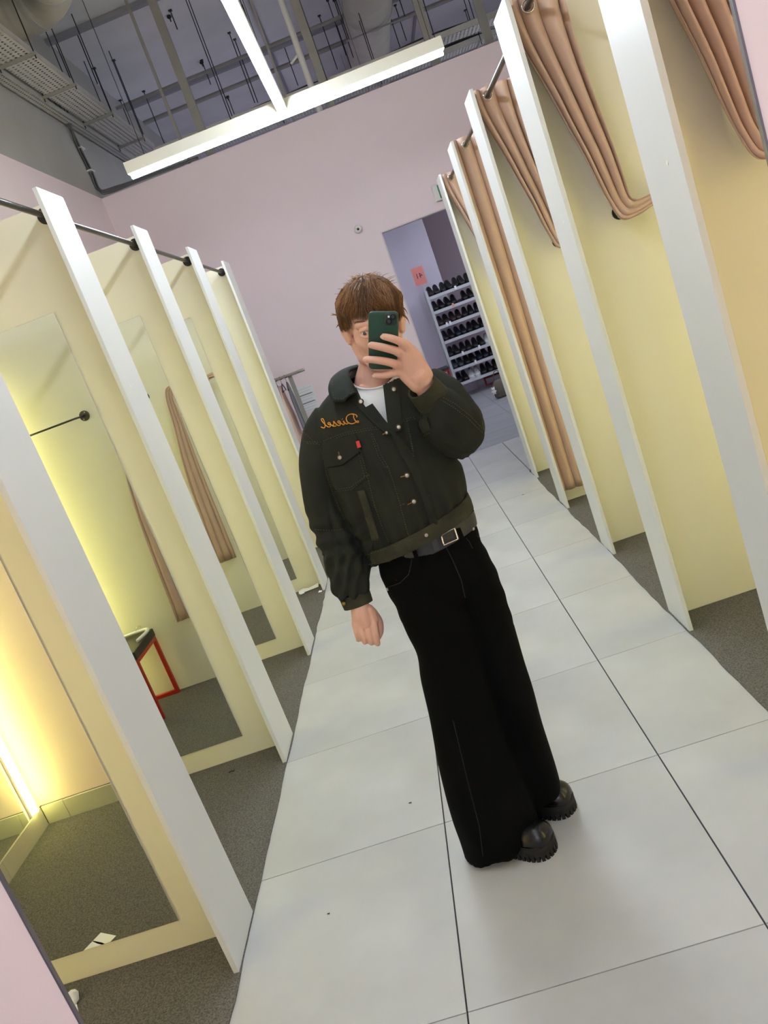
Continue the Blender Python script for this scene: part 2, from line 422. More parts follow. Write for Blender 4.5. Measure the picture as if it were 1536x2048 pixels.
def straight_curtain(xf, yp, label):
    t = thing('curtain', (xf + .1, yp - .1, 2.545), label, 'curtain', 'tan booth curtains')
    NS = 80; rows = 40; vs = []; fs = []
    for i in range(rows + 1):
        T = i / rows; z = 2.6 + (.105 - 2.6) * T
        a = .012 + .004 * math.sin(T * 3); b = .215 - .03 * T + .006 * math.sin(T * 5)
        for k in range(NS + 1):
            q = k / NS
            ph = q * 2.3 + .12 * noise.noise(Vector((q * 2, T * 1.5, 5)))
            y = yp - .085 - .045 * (abs(math.cos(PI * ph)) ** .7 - .5) * (1 - .35 * T) + .02 * noise.noise(Vector((q * 2, T * 3, 1)))
            vs.append((xf + a + (b - a) * q, min(y, yp - .006), z))
    for i in range(rows):
        for k in range(NS):
            a = i * (NS + 1) + k; fs.append((a, a + 1, a + NS + 2, a + NS + 1))
    cl = MB().add(vs, fs).build('cloth', M_CURT, t, smooth=True, fixn=False); sm = cl.modifiers.new('s', 'SOLIDIFY'); sm.thickness = .0016
    for yy in (-.13, -.08, -.05):
        g = MB(); g.tube([(xf + .095 + .022 * math.cos(a), yp + yy, 2.545 + .022 * math.sin(a)) for a in [2 * PI * i / 20 for i in range(20)]], .0035, 6, closed=True)
        g.build('grommet', M_CHROME, t, smooth=True)
for k in range(5):
    yp = .372 + PIT_R * k + .187
    if k == 3: straight_curtain(XR, yp, 'tan curtain hanging straight down beside the fourth right partition'); continue
    tied_curtain(XR, yp, 1, 'tan curtain tied back against the right row partition ' + ordL[k])
    holdback(XR + (.245 if k else .262), yp, 1.745 if k else 1.785, -1, 'black curtain holdback on the right row partition ' + ordL[k], 'curtain holdbacks', .25)
for k in range(4):
    yb_ = .372 + PIT_L * k + .205
    tied_curtain(XL, yb_, -1, 'tan curtain tied back behind the left row partition ' + ordL[k], zr=2.525)
    holdback(XL - .245, yb_, 1.745, 1, 'black curtain holdback behind the left row partition ' + ordL[k], 'curtain holdbacks', .25, sx=-1)
    holdback(-2.181, yb_, 1.763, 1, 'black garment rail seen in the booth mirror, behind the left partition ' + ordL[k], 'garment rails', .45, L=.13, sx=-1)

# booth tubes and back mirrors
def booth_tube(x, y, side, k):
    s = 1 if side == 'L' else -1
    t = thing('booth_lamp', (x, y, .12), 'warm vertical tube lamp on the back wall of the %s %s booth' % (ordB[k], 'left' if side == 'L' else 'right'), 'lamp', 'booth tube lamps')
    MB().box(min(x, x + s * .012), max(x, x + s * .012), y - .018, y + .018, .10, 2.1).build('base', M_WPLAS, t)
    MB().tube([(x + s * .026, y, .115), (x + s * .026, y, 2.09)], .014, 12).build('tube', M_BTUBE, t, smooth=True)
for k in range(5):
    yl = (YN + .09) if k == 0 else (.372 + PIT_L * (k - 1) + .205 + .10)
    booth_tube(XWL + .0005, yl, 'L', k)
    yr = (YN + .09) if k == 0 else (.372 + PIT_R * (k - 1) + .205 + .10)
    booth_tube(XWR - .0005, yr, 'R', k)
    m_ = MB().box(XWL + .003, XWL + .008, yl + .05, yl + .62, .102, 2.1, .001).build('wall_mirror', M_MIRROR)
    tag(m_, 'tall mirror on the back wall of the %s left booth' % ordB[k], 'mirror', 'back wall mirrors')

# ---------------------------------------------------------------- ceiling lamps
def bar_lamp(name, segs, label, em, z=3.2, wires=(), hh=.08, grp=None):
    x0, y0 = segs[0][0], segs[0][2]
    t = thing(name, ((segs[0][0] + segs[0][1]) / 2, segs[0][2], z), label, 'lamp', grp)
    h = MB(); d = MB()
    for (a, b, c, e_) in segs:
        h.box(a, b, c, e_, z + .004, z + hh)
        i = .015
        d.box(a + i, b - i, c + i, e_ - i, z - .028, z + .0035, 0)
    h.build('housing', M_HOUS, t); d.build('diffuser', em, t)
    for (x, y) in wires:
        MB().tube([(x, y, z + hh), (x, y, ZC)], .0022, 5).build('suspension_wire', M_ROD, t)
    return t
bar_lamp('ceiling_lamp', [(-1.705, .60, 4.19, 4.255), (-.588, -.523, YN + .03, 4.19)], 'bright white T shaped linear lamp hanging from the ceiling over the corridor', M_TUBE,
         wires=[(-1.55, 4.22), (.53, 4.22), (-.555, 2.4), (-.555, 4.3 - .1), (-.555, .6)])
bar_lamp('ceiling_lamp', [(-1.705, .60, -5.56, -5.495), (-.588, -.523, -5.495, YN - .05)], 'bright white linear lamp above the corridor on the near side of the mirror wall', M_TUBE, wires=[(-.555, -1.2), (-.555, -3.8)])
for i, (x, ya_, yb_) in enumerate([(.3, 7.9, 11.8), (2.6, 7.6, 12.4)]):  # two unseen lamps added behind the far wall to light the shop
    bar_lamp('ceiling_lamp', [(x, x + .07, ya_, yb_)], 'unseen linear lamp added to light the shop beyond the doorway, ' + ('nearer the doorway axis' if i == 0 else 'farther to the right'), M_HFILL, z=3.1, wires=[(x + .035, ya_ + .4), (x + .035, yb_ - .4)])

# ---------------------------------------------------------------- ceiling services
def perforated(name, base, pitch=.032, r=.007):
    M = mat(name, base, .5, metal=.3); nt = M.node_tree; b = nt.nodes['Principled BSDF']
    tc = nt.nodes.new('ShaderNodeTexCoord'); sx = nt.nodes.new('ShaderNodeSeparateXYZ'); nt.links.new(tc.outputs['Object'], sx.inputs[0])
    def mth(op, a, b_=None, val=None):
        n = nt.nodes.new('ShaderNodeMath'); n.operation = op
        nt.links.new(a, n.inputs[0])
        if b_ is not None: nt.links.new(b_, n.inputs[1])
        if val is not None: n.inputs[1].default_value = val
        return n.outputs[0]
    fx = mth('SUBTRACT', mth('FRACT', mth('DIVIDE', sx.outputs[0], val=pitch)), val=.5)
    fy = mth('SUBTRACT', mth('FRACT', mth('DIVIDE', sx.outputs[1], val=pitch)), val=.5)
    d = mth('SQRT', mth('ADD', mth('MULTIPLY', fx, fx), mth('MULTIPLY', fy, fy)))
    a = mth('GREATER_THAN', d, val=r / pitch)
    nt.links.new(a, b.inputs['Alpha']); return M
M_PERF = perforated('perforated_galvanised', s2l(196, 196, 190), .045, .0115)
M_PERF2 = perforated('perforated_galvanised_fine', s2l(190, 190, 186), .038, .010)
def tray(name, a, b, width, z, label, perf, along='y', hangers=()):
    """perforated cable tray from a to b, with side flanges"""
    t = thing(name, ((a[0] + b[0]) / 2, (a[1] + b[1]) / 2, z), label, 'cable tray')
    if along == 'y':
        x0, x1, y0, y1 = a[0], a[0] + width, a[1], b[1]
        MB().box(x0, x1, y0, y1, z, z + .002).build('tray_bottom', perf, t)
        MB().box(x0, x0 + .002, y0, y1, z, z + .06).box(x1 - .002, x1, y0, y1, z, z + .06).build('side_flange', M_GALV, t)
        mb = MB()
        for i in range(5):
            r_ = random.uniform(.006, .014); xx = x0 + .03 + i * (width - .06) / 4
            mb.tube(smooth_pts([(xx + random.uniform(-.02, .02), y0 + (y1 - y0) * q / 8, z + .004 + r_) for q in range(9)], 3), r_, 6)
        mb.build('cable', M_ROD, t)['kind'] = 'stuff'
        for y in hangers:
            MB().box(x0 - .03, x1 + .03, y - .012, y + .012, z - .024, z - .001).build('support_bar', M_STUD, t)
            MB().tube([(x0 - .02, y, z - .05), (x0 - .02, y, ZC)], .005, 6).tube([(x1 + .02, y, z - .05), (x1 + .02, y, ZC)], .005, 6).build('threaded_rod', M_ROD, t)
    else:
        y0, y1, x0, x1 = a[1], a[1] + width, a[0], b[0]
        MB().box(x0, x1, y0, y1, z, z + .002).build('tray_bottom', perf, t)
        MB().box(x0, x1, y0, y0 + .002, z, z + .06).box(x0, x1, y1 - .002, y1, z, z + .06).build('side_flange', M_GALV, t)
        mb = MB()
        for i in range(6):
            r_ = random.uniform(.007, .018)
            mb.tube(smooth_pts([(x0 + (x1 - x0) * q / 12, y0 + .03 + i * (width - .06) / 5 + random.uniform(-.03, .03), z + .02 + r_ + random.uniform(0, .05)) for q in range(13)], 3), r_, 6)
        mb.build('cable', M_ROD, t)['kind'] = 'stuff'
        for x in hangers:
            MB().box(x - .012, x + .012, y0 - .03, y1 + .03, z - .024, z - .001).build('support_bar', M_STUD, t)
            MB().tube([(x, y0 - .02, z - .05), (x, y0 - .02, ZC)], .005, 6).tube([(x, y1 + .02, z - .05), (x, y1 + .02, ZC)], .005, 6).build('threaded_rod', M_ROD, t)
    return t
tray('cable_tray', (-2.585, 3.6, 0), (0, 8.9, 0), .27, 4.6, 'wide perforated metal cable tray running along the upper left wall', M_PERF, hangers=(4.3, 5.35, 6.2, 7.2, 8.3))
tray('cable_tray', (-2.70, 3.6, 0), (0, 8.9, 0), .085, 4.55, 'narrow perforated cable tray between the left wall and the wide tray', M_PERF2)
tray('cable_tray', (-2.1, 7.55, 0), (3.2, 8, 0), .26, 4.18, 'perforated cable tray running above the far pink wall, nearer of the two', M_PERF, along='x', hangers=(-1.2, -.1, 1.1, 2.1))
tray('cable_tray', (-2.0, 8.3, 0), (3.2, 8, 0), .2, 4.22, 'perforated cable tray running above the far pink wall, farther of the two', M_PERF2, along='x', hangers=(-.7, .5, 1.7))
# uprights standing behind the far wall
for i, (u, v, wd) in enumerate([(410, 278, .085), (365, 290, .03), (650, 176, .085), (568, 187, .025), (861, 90, .085), (978, 80, .085)]):
    P = at(u, v, 7.27)
    o = MB().box(P.x - wd / 2, P.x + wd / 2, 7.25, 7.25 + max(wd * .6, .03), 3.3, ZC).build('steel_upright', M_STUD)
    tag(o, 'grey steel upright between the far wall and the slab, %s from the left' % ['second', 'first, thin,', 'fourth', 'third, thin,', 'fifth', 'sixth'][i], 'upright', 'uprights above the far wall')
P = at(618, 160, 7.4)
o = MB().tube([(P.x, 7.4, 3.4), (P.x, 7.4, ZC)], .033, 16); o.tube([(P.x - .12, 7.4, 4.45), (P.x, 7.4, 4.52)], .014, 8)
tag(o.build('drain_pipe', M_WPLAS, smooth=True, auto=40), 'pale vertical pipe between two uprights above the far wall', 'pipe')
# round ducts
def duct(pts, r, label, clamps=()):
    t = thing('air_duct', pts[0], label, 'duct')
    Q = smooth_pts(pts, 8)
    rr = [r * (1 + .012 * math.sin(i * 1.9)) for i in range(len(Q))]
    MB().tube(Q, rr, 32).build('duct_shell', M_DUCT, t, smooth=True, auto=50)
    for i in (len(Q) // 3, 2 * len(Q) // 3):
        T = (Q[i + 1] - Q[i - 1]).normalized(); MB().tube([Q[i] - T * .02, Q[i] + T * .02], r * 1.04, 32).build('joint_band', M_GALV, t, smooth=True, auto=40)
    for c in clamps:
        a, b = Vector(c[0]), Vector(c[1]); D = (b - a)
        MB().obox((a + b) / 2, D / 2, (0, .018, 0), (0, 0, .004)).build('support_bar', M_STUD, t)
        for q in (.05, .95):
            p = a + D * q; MB().tube([p, (p.x, p.y, ZC)], .006, 6).build('threaded_rod', M_ROD, t)
    return t
duct([(.70, 6.9, 5.2), (.68, 8.4, 5.17), (.67, 9.6, 5.19), (.67, 11.2, 5.17), (.66, 12.98, 5.19)], .29, 'big round wrapped air duct above the far wall, right of the lamp',
     [((.30, 8.75, 4.87), (1.08, 8.75, 4.87)), ((.30, 10.1, 4.87), (1.08, 10.1, 4.87))])
duct([(-2.715, 6.12, 5.25), (-2.5, 6.12, 5.25), (-2.25, 6.05, 5.25), (-2.1, 5.85, 5.25), (-2.06, 5.5, 5.25), (-2.06, 3.4, 5.25)], .205, 'round wrapped air duct in the upper left corner by the left wall')
# threaded rods left hanging from the slab
rods = [((227, 120), (283, 270)), ((287, 182), (330, 297)), ((458, 65), (507, 207)), ((469, 78), (509, 208)), ((638, 31), (675, 139)), ((568, 92), (599, 170)), ((655, 0), (695, 110)), ((668, 0), (700, 118)),
        ((152, 62), (190, 170)), ((188, 136), (214, 226)), ((240, 200), (262, 262)), ((790, 10), (812, 82)), ((930, 20), (942, 60)), ((300, 0), (322, 60)), ((340, 20), (352, 60)), ((403, 120), (420, 170)), ((455, 192), (460, 232)), ((108, 78), (150, 175))]
for i, (a, b) in enumerate(rods):
    d = ray(*a); P = CAM + d * ((ZC - CAM.z) / d.z); B = at(b[0], b[1], P.y)
    o = MB().tube([(P.x, P.y, ZC), (P.x, P.y, max(B.z, 3.9))], .006, 6)
    o.box(P.x - .02, P.x + .02, P.y - .02, P.y + .02, ZC - .012, ZC)
    tag(o.build('threaded_rod', M_ROD), 'thin threaded rod hanging free from the ceiling slab', 'rod', 'threaded rods under the slab')
for i, (u, v) in enumerate([(337, 30), (402, 122), (454, 192), (547, 195)]):
    d = ray(u, v); P = CAM + d * ((ZC - CAM.z) / d.z)
    tag(MB().ell((P.x, P.y, ZC - .02), (.028, .028, .02), 14, 8).tube([(P.x, P.y, ZC), (P.x, P.y, ZC - .07)], .007, 8).build('anchor', M_ROD, smooth=True), 'small dark anchor on the underside of the slab', 'anchor', 'anchors on the slab')
# pipes near the slab
for i, (z, y, r_) in enumerate([(5.35, 10.3, .03), (5.2, 8.95, .022)]):
    tag(MB().tube([(-2.6, y, z), (4, y, z)], r_, 12).build('sprinkler_pipe', M_STUD, smooth=True, auto=40), 'grey pipe crossing under the ceiling slab, ' + ['farther', 'nearer'][i], 'pipe', 'pipes under the slab')
# cable bundle down the far left corner
M_CABLE = mat('grey_cable', s2l(92, 92, 94), .6)
cb = thing('cable_bundle', (XWL + .03, 7.1, 3.9), 'bundle of dark cables coming down the upper left corner of the room', 'cables')
for i in range(5):
    r_ = .005 + .002 * (i % 3); o_ = .012 + .013 * i
    pts = [(XWL + .10 + .02 * i, 6.3 + .05 * i, 4.66), (XWL + .05 + .01 * i, 6.75 + .03 * i, 4.62), (XWL + .012 + .012 * (i % 3), 7.02 - .016 * i, 4.4), (XWL + .012 + .012 * (i % 3), 7.10 - .017 * i, 4.1),
           (XWL + .014 + .012 * (i % 3), 7.11 - .013 * i, 3.93), (XWL + .10 + .03 * i, 7.12 - .006 * i, 3.875 + .008 * i), (XWL + .5, 7.12, 3.875 + .006 * i), (XWL + 1.1, 7.15, 3.875 + .004 * i)]
    MB().tube(smooth_pts(pts, 5), r_, 7).build('cable', M_CABLE, cb, smooth=True)
for z in (4.35, 4.12):
    MB().box(XWL + .001, XWL + .05, 7.0, 7.12, z - .006, z + .006).build('cable_clip', M_WPLAS, cb)

# ---------------------------------------------------------------- far wall fittings
c0 = at(716, 458, YF - .03)
t = thing('security_camera', (c0.x, YF, c0.z), 'small white dome security camera on the far pink wall', 'security camera')
MB().tube([(c0.x, YF, c0.z), (c0.x, YF - .02, c0.z)], .038, 24).build('base', M_WPLAS, t, smooth=True, auto=40)
MB().ell((c0.x, YF - .04, c0.z), (.041, .036, .041)).build('housing', M_WPLAS, t, smooth=True)
MB().ell((c0.x, YF - .068, c0.z - .004), (.016, .010, .016)).build('lens', mat('lens_black', (.006, .006, .007), .08), t, smooth=True)
E1 = at(862, 372, YF - .06); E2 = at(871, 404, YF - .06)
t = thing('exit_sign', (E1.x, YF, E2.z), 'white framed green exit sign on the far wall above the doorway', 'sign')
ez0, ez1, ex0, ex1 = E2.z, E1.z, E1.x, E1.x + .34
MB().box(ex0, ex1, YF - .06, YF - .0005, ez0, ez1, .006).build('case', M_WPLAS, t)
MB().box(ex0 + .055, ex1 - .015, YF - .0625, YF - .06, ez0 + .014, ez1 - .014).build('green_face', mat('sign_green', s2l(8, 128, 104), .4), t)['label'] = 'green face'
ar = MB(); zz = (ez0 + ez1) / 2; X0 = ex0 + .075
def flat(mb, pts, y, th=.001):
    n = len(pts); mb.add([(p[0], y, p[1]) for p in pts] + [(p[0], y - th, p[1]) for p in pts], [tuple(range(n)), tuple(range(n, 2 * n))[::-1]] + [(i, (i + 1) % n, n + (i + 1) % n, n + i) for i in range(n)]); return mb
# arrow and running figure, mirrored like all the writing
flat(ar, [(X0, zz), (X0 + .028, zz + .03), (X0 + .028, zz + .011), (X0 + .06, zz + .011), (X0 + .06, zz - .011), (X0 + .028, zz - .011), (X0 + .028, zz - .03)], YF - .0626)
fx = X0 + .12
ar.ell((fx, YF - .063, zz + .043), (.010, .001, .010), 12, 6)
for a, b in (((fx, .03), (fx + .01, -.005)), ((fx + .01, -.005), (fx - .015, -.02)), ((fx - .015, -.02), (fx - .015, -.045)), ((fx + .01, -.005), (fx + .035, -.035)), ((fx, .025), (fx - .022, .01)), ((fx, .025), (fx + .025, .012))):
    ar.obox(((a[0] + b[0]) / 2, YF - .063, zz + (a[1] + b[1]) / 2), ((b[0] - a[0]) / 2, 0, (b[1] - a[1]) / 2), (0, .0006, 0), (-(b[1] - a[1]) / 8, 0, (b[0] - a[0]) / 8) if True else 0)
ar.build('pictogram', M_WPLAS, t)
# notice on the far wall, behind the garment rack
N0 = at(592, 777, YF - .003); N1 = at(618, 768, YF - .003); NZ = at(605, 830, YF - .003).z
t = thing('paper_notice', (N0.x, YF, NZ), 'white printed paper notice pinned to the far wall behind the garment rack', 'notice')
nx0, nx1, nz1 = N0.x - .01, N1.x + .03, N0.z
MB().box(nx0, nx1, YF - .003, YF - .0005, NZ, nz1).build('sheet', M_PAPER, t)
pr_ = MB()
for i in range(9):
    z = nz1 - .03 - i * .03; h_ = .0045 if i in (2, 5) else .0025
    pr_.box(nx0 + .012, nx1 - .04 if i % 3 else nx1 - .015, YF - .0042, YF - .003, z - h_, z)
pr_.build('printing', M_INKL, t)
for i in (2, 5): MB().box(nx0 + .01, nx1 - .025, YF - .0046, YF - .003, nz1 - .042 - i * .03, nz1 - .036 - i * .03).build('ruled_line', M_INK, t)
MB().ell(((nx0 + nx1) / 2, YF - .006, nz1 - .012), (.004, .003, .004), 8, 6).build('pin', M_CHROME, t)

# ---------------------------------------------------------------- garment rack at the end of the left row
t = thing('garment_rack', (-1.47, 6.5, 0), 'metal garment rack with a chrome arm at the end of the left row', 'clothes rack')
zr_ = 1.515
MB().tube([(-2.5, 6.5, zr_), (-1.30, 6.5, zr_)], .017, 18).build('rail', M_CHROME, t, smooth=True, auto=40)
MB().box(-1.49, -1.45, 6.515, 6.545, .03, zr_ + .01, .002).build('post', M_STUD, t)
MB().box(-2.49, -2.45, 6.515, 6.545, .03, zr_ + .01, .002).build('post', M_STUD, t)
for x in (-1.47, -2.47): MB().box(x - .02, x + .02, 6.25, 6.8, 0, .03, .003).build('foot', M_STUD, t)
MB().box(-2.47, -1.47, 6.515, 6.545, .2, .23, .002).build('cross_bar', M_STUD, t)
M_HANG = mat('black_hanger', (.015, .015, .017), .4)
def hanger_mesh():
    mb = MB()
    pts = [(0, .0, .0)]
    hook = [(0, .019 * math.sin(a), .0 + .019 * math.cos(a)) for a in [PI * (-.35 + 1.35 * i / 8) for i in range(9)]]
    hook = [(0, p[1], p[2]) for p in hook] + [(0, 0, -.03), (0, 0, -.06)]
    mb.tube(hook, .002, 5)
    mb.tube(smooth_pts([(0, -.2, -.135), (0, -.12, -.10), (0, -.03, -.065), (0, 0, -.058), (0, .03, -.065), (0, .12, -.10), (0, .2, -.135)], 3), .006, 6)
    mb.tube([(0, -.19, -.13), (0, .19, -.13)], .003, 5)
    return mb.mesh(smooth=True)
hm = hanger_mesh(); hm.materials.append(M_HANG)
hx = [-2.35 + .052 * i for i in range(17)]
for i, x in enumerate(hx):
    o = bpy.data.objects.new('clothes_hanger', hm); COL.objects.link(o); o.location = (x, 6.5, zr_ + .0005); o.rotation_euler = (0, 0, random.uniform(-.15, .15))
    tag(o, 'black clothes hanger crowded on the chrome rail of the garment rack', 'hanger', 'black hangers on the rack')
def garment(x, colr, label, z1, width, thick=.03, name='knit_top', ytilt=0):
    mb = MB(); n = 24; rings = []
    for i in range(14):
        q = i / 13; z = zr_ - .07 - q * (zr_ - .07 - z1); wv = width * (.35 + .65 * min(1, q * 3.2) ** .7) / 2
        rings.append([(x + thick * (.5 + .5 * min(1, q * 3)) * math.sin(2 * PI * k / n) * (1 + .3 * math.sin(5 * 2 * PI * k / n + q * 3)), 6.5 + wv * math.cos(2 * PI * k / n), z) for k in range(n)])
    mb.loft(rings); o = mb.build(name, mat('fabric_' + name, colr, .85, bump=.1, bscale=300), smooth=True)
    return tag(o, label, 'clothing')
garment(-1.60, s2l(222, 190, 176), 'pale peach top hanging at the front end of the garment rack', .55, .40, .028)
garment(-1.70, s2l(190, 30, 44), 'red garment hanging behind the peach top on the garment rack', .85, .42, .022, 'hanging_dress')
garment(-1.515, s2l(120, 122, 134), 'grey bag like garment hanging by the post of the garment rack', .95, .2, .016, 'hanging_scarf')

# ---------------------------------------------------------------- stool seen in the second left mirror
def stool(x0, x1, y0, y1, h, label):
    t = thing('bench_stool', ((x0 + x1) / 2, (y0 + y1) / 2, 0), label, 'stool')
    MB().box(x0 - .004, x1 + .004, y0 - .004, y1 + .004, h - .05, h, .006).build('seat', M_BLK, t)
    w_ = .022
    for x in (x0, x1 - w_):
        for y in (y0, y1 - w_): MB().box(x, x + w_, y, y + w_, .0005 + .005, h - .05, .001).build('leg', M_RED, t)
    for y in (y0, y1 - w_): MB().box(x0 + w_, x1 - w_, y, y + w_, h - .072, h - .05).build('rail', M_RED, t)
    for x in (x0, x1 - w_): MB().box(x, x + w_, y0 + w_, y1 - w_, h - .072, h - .05).build('rail', M_RED, t)
    MB().box(x0 + w_, x1 - w_, y0, y0 + w_, .006, .028).build('foot_rail', M_RED, t)
    return t
stool(XWL + .06, -2.335, .60, .965, .445, 'red framed stool with black top, seen in the second left booth mirror')
# white plastic hanger left on it
t = thing('clothes_hanger', (-2.45, .66, .446), 'white plastic clothes hanger lying on the black stool in the booth mirror', 'hanger')
MB().tube(smooth_pts([(-2.36, .80, .456), (-2.335, .70, .46), (-2.35, .64, .462), (-2.45, .625, .46), (-2.6, .64, .457), (-2.66, .66, .456)], 5), .010, 10).build('shoulder_bar', M_WPLAS, t, smooth=True)
MB().tube(smooth_pts([(-2.42, .632, .468), (-2.41, .625, .488), (-2.39, .62, .49), (-2.385, .622, .478)], 5), .002, 6).build('hook', M_CHROME, t, smooth=True)
# litter
o = MB().obox((-2.05, .395, .0065), (.038, .022, 0), (-.02, .034, 0), (0, 0, .0006)); pc = thing('paper_card', (-2.05, .395, .0045), 'white printed card lying on the carpet of the nearest left booth', 'card')
o.build('card', M_PAPER, pc)
q = MB()
for k in range(4): q.obox((-2.05 - .012 + .008 * k, .395 - .012 + .006 * k + .004, .0073), (.024, .014, 0), (-.001, .0018, 0), (0, 0, .0002))
q.build('printing', M_INK, pc)
bm = bmesh.new(); bmesh.ops.create_icosphere(bm, subdivisions=2, radius=.022)
for v in bm.verts: v.co *= 1 + .35 * noise.noise(v.co * 60)
P = CAM + ray(150, 2006) * (-CAM.z / ray(150, 2006).z)
for v in bm.verts: v.co = v.co + Vector((P.x, P.y, .022))
tag(MB().frombm(bm).build('crumpled_paper', M_PAPER), 'small crumpled white paper on the carpet by the pink wall edge', 'litter')
def scrap(u, v, w_, h_, a, label, z=.0055):
    P = CAM + ray(u, v) * ((z - CAM.z) / ray(u, v).z); ca, sa = math.cos(a), math.sin(a)
    vs = []; fs = []
    for i in range(5):
        for k in range(4):
            X = (i / 4 - .5) * w_; Y = (k / 3 - .5) * h_; vs.append((P.x + X * ca - Y * sa, P.y + X * sa + Y * ca, z + .004 + .5 * h_ * max(0, k / 3 - .3) * (.6 + .4 * math.sin(i * 2))))
    for i in range(4):
        for k in range(3): fs.append((i * 4 + k, i * 4 + k + 1, i * 4 + k + 5, i * 4 + k + 4))
    ob = MB().add(vs, fs).build('paper_scrap', M_PAPER); sm = ob.modifiers.new('s', 'SOLIDIFY'); sm.thickness = .0008
    tag(ob, label, 'litter', 'paper scraps')
scrap(605, 1188, .035, .02, .2, 'torn white paper scrap on the carpet below the fourth left mirror')
scrap(641, 1184, .03, .02, -.4, 'small white paper scrap beside the foot of the fourth left partition')
scrap(618, 1180, .16, .05, .1, 'long torn paper strip against the base of the fourth left panel')
for i, (u, v, s_) in enumerate([(463, 1546, .012), (128, 1775, .006), (820, 1607, .004), (1046, 990, .006), (657, 1829, .003)]):
    P = CAM + ray(u, v) * (-CAM.z / ray(u, v).z)
    z = .0045 if (P.x < XL or P.x > XR) else 0
    tag(MB().tube(smooth_pts([(P.x - s_, P.y, z + .002), (P.x, P.y + s_ * .5, z + .003), (P.x + s_, P.y, z + .002), (P.x + s_ * 1.2, P.y + s_, z + .002)], 3), .0016 if s_ < .01 else .003, 5).build('crumb', M_BLK), 'tiny dark crumb on the ' + ['carpet of the second left booth', 'carpet of the nearest left booth', 'tile left of the wide black trousers', 'tile joint far right of the person', 'tile near the front left'][i], 'litter')

# ---------------------------------------------------------------- shop beyond the doorway
RY = 12.3
t = thing('shoe_rack', (.45, RY, 0), 'light metal shoe rack with seven shelves of dark shoes beyond the doorway', 'shoe rack')
M_RACK = mat('rack_metal', s2l(196, 200, 206), .4, metal=.2)
SH = [1.82, 1.565, 1.30, 1.035, .75, .53, .275]
MB().box(.43, .475, RY - .01, RY + .03, .0, 1.93, .002).build('upright', M_RACK, t)
MB().box(.43, .475, RY + .36, RY + .40, .0, 1.93, .002).build('upright', M_RACK, t)
MB().box(1.76, 1.80, RY - .01, RY + .03, .0, 1.93, .002).build('upright', M_RACK, t)
MB().box(1.76, 1.80, RY + .36, RY + .40, .0, 1.93, .002).build('upright', M_RACK, t)
for z in SH:
    t_ = MB().add([(.475, RY - .01, z - .045), (1.76, RY - .01, z - .045), (1.76, RY + .39, z + .03), (.475, RY + .39, z + .03), (.475, RY - .01, z - .03), (1.76, RY - .01, z - .03), (1.76, RY + .39, z + .045), (.475, RY + .39, z + .045)],
                  [(0, 3, 2, 1), (4, 5, 6, 7), (0, 1, 5, 4), (1, 2, 6, 5), (2, 3, 7, 6), (3, 0, 4, 7)])
    s_ = t_.build('shelf', M_BLK, t); s_['label'] = 'dark sloping shelf'
    MB().box(.475, 1.76, RY - .022, RY - .01, z - .05, z + .0).build('price_rail', M_RACK, s_)
def shoe_meshes(kind):
    """trainer pointing to -y, length .28; origin under the heel end"""
    up = MB(); n = 20; rings = []
    for q, wd, h_ in [(0, .022, .05), (.04, .034, .085), (.12, .037, .10), (.28, .036, .105 if kind == 'high' else .085), (.42, .038, .082), (.58, .044, .062), (.75, .047, .05), (.9, .04, .04), (1, .018, .028)]:
        y = .13 - .27 * q
        rings.append([(wd * math.cos(2 * PI * k / n), y, .022 + h_ * .5 + h_ * .5 * math.sin(2 * PI * k / n)) for k in range(n)])
    up.loft(rings)
    so = MB(); out = [(0.02, .135), (.034, .12), (.036, .03), (.047, -.06), (.043, -.115), (.02, -.148), (-.02, -.148), (-.043, -.115), (-.047, -.06), (-.036, .03), (-.034, .12), (-.02, .135)]
    so.loft([[(x, y, z) for x, y in out] for z in (0, .012, .028)])
    la = MB()
    for i in range(4): la.tube([(-.022, .01 - i * .022, .108 - i * .009), (0, .005 - i * .022, .114 - i * .009), (.022, .01 - i * .022, .108 - i * .009)], .0028, 5)
    return up.mesh(smooth=True), so.mesh(), la.mesh()
SM = {k: shoe_meshes(k) for k in ('low', 'high')}
cols_ = {'black': (s2l(22, 22, 24), s2l(30, 30, 32)), 'white': (s2l(206, 210, 214), s2l(225, 226, 226)), 'teal': (s2l(52, 62, 70), s2l(34, 38, 42)), 'brown': (s2l(46, 34, 32), s2l(26, 24, 24)), 'navy': (s2l(24, 28, 44), s2l(28, 28, 32))}
SMAT = {k: (mat('shoe_' + k, a, .5), mat('sole_' + k, b, .6)) for k, (a, b) in cols_.items()}
plan = [['black'] * 8, ['black', 'black', 'gap', 'black', 'brown', 'black', 'black', 'black'], ['brown', 'brown', 'black', 'navy', 'navy', 'navy', 'black', 'black'], ['black', 'navy', 'black', 'black', 'navy', 'navy', 'black', 'brown'],
        ['black', 'black', 'black', 'white', 'black', 'black', 'brown', 'black'], ['teal', 'black', 'navy', 'black', 'black', 'black', 'navy', 'black'], ['black', 'white', 'black', 'brown', 'brown', 'black', 'black', 'black']]
ROWN = ['top', 'second', 'third', 'fourth', 'fifth', 'sixth', 'lowest']
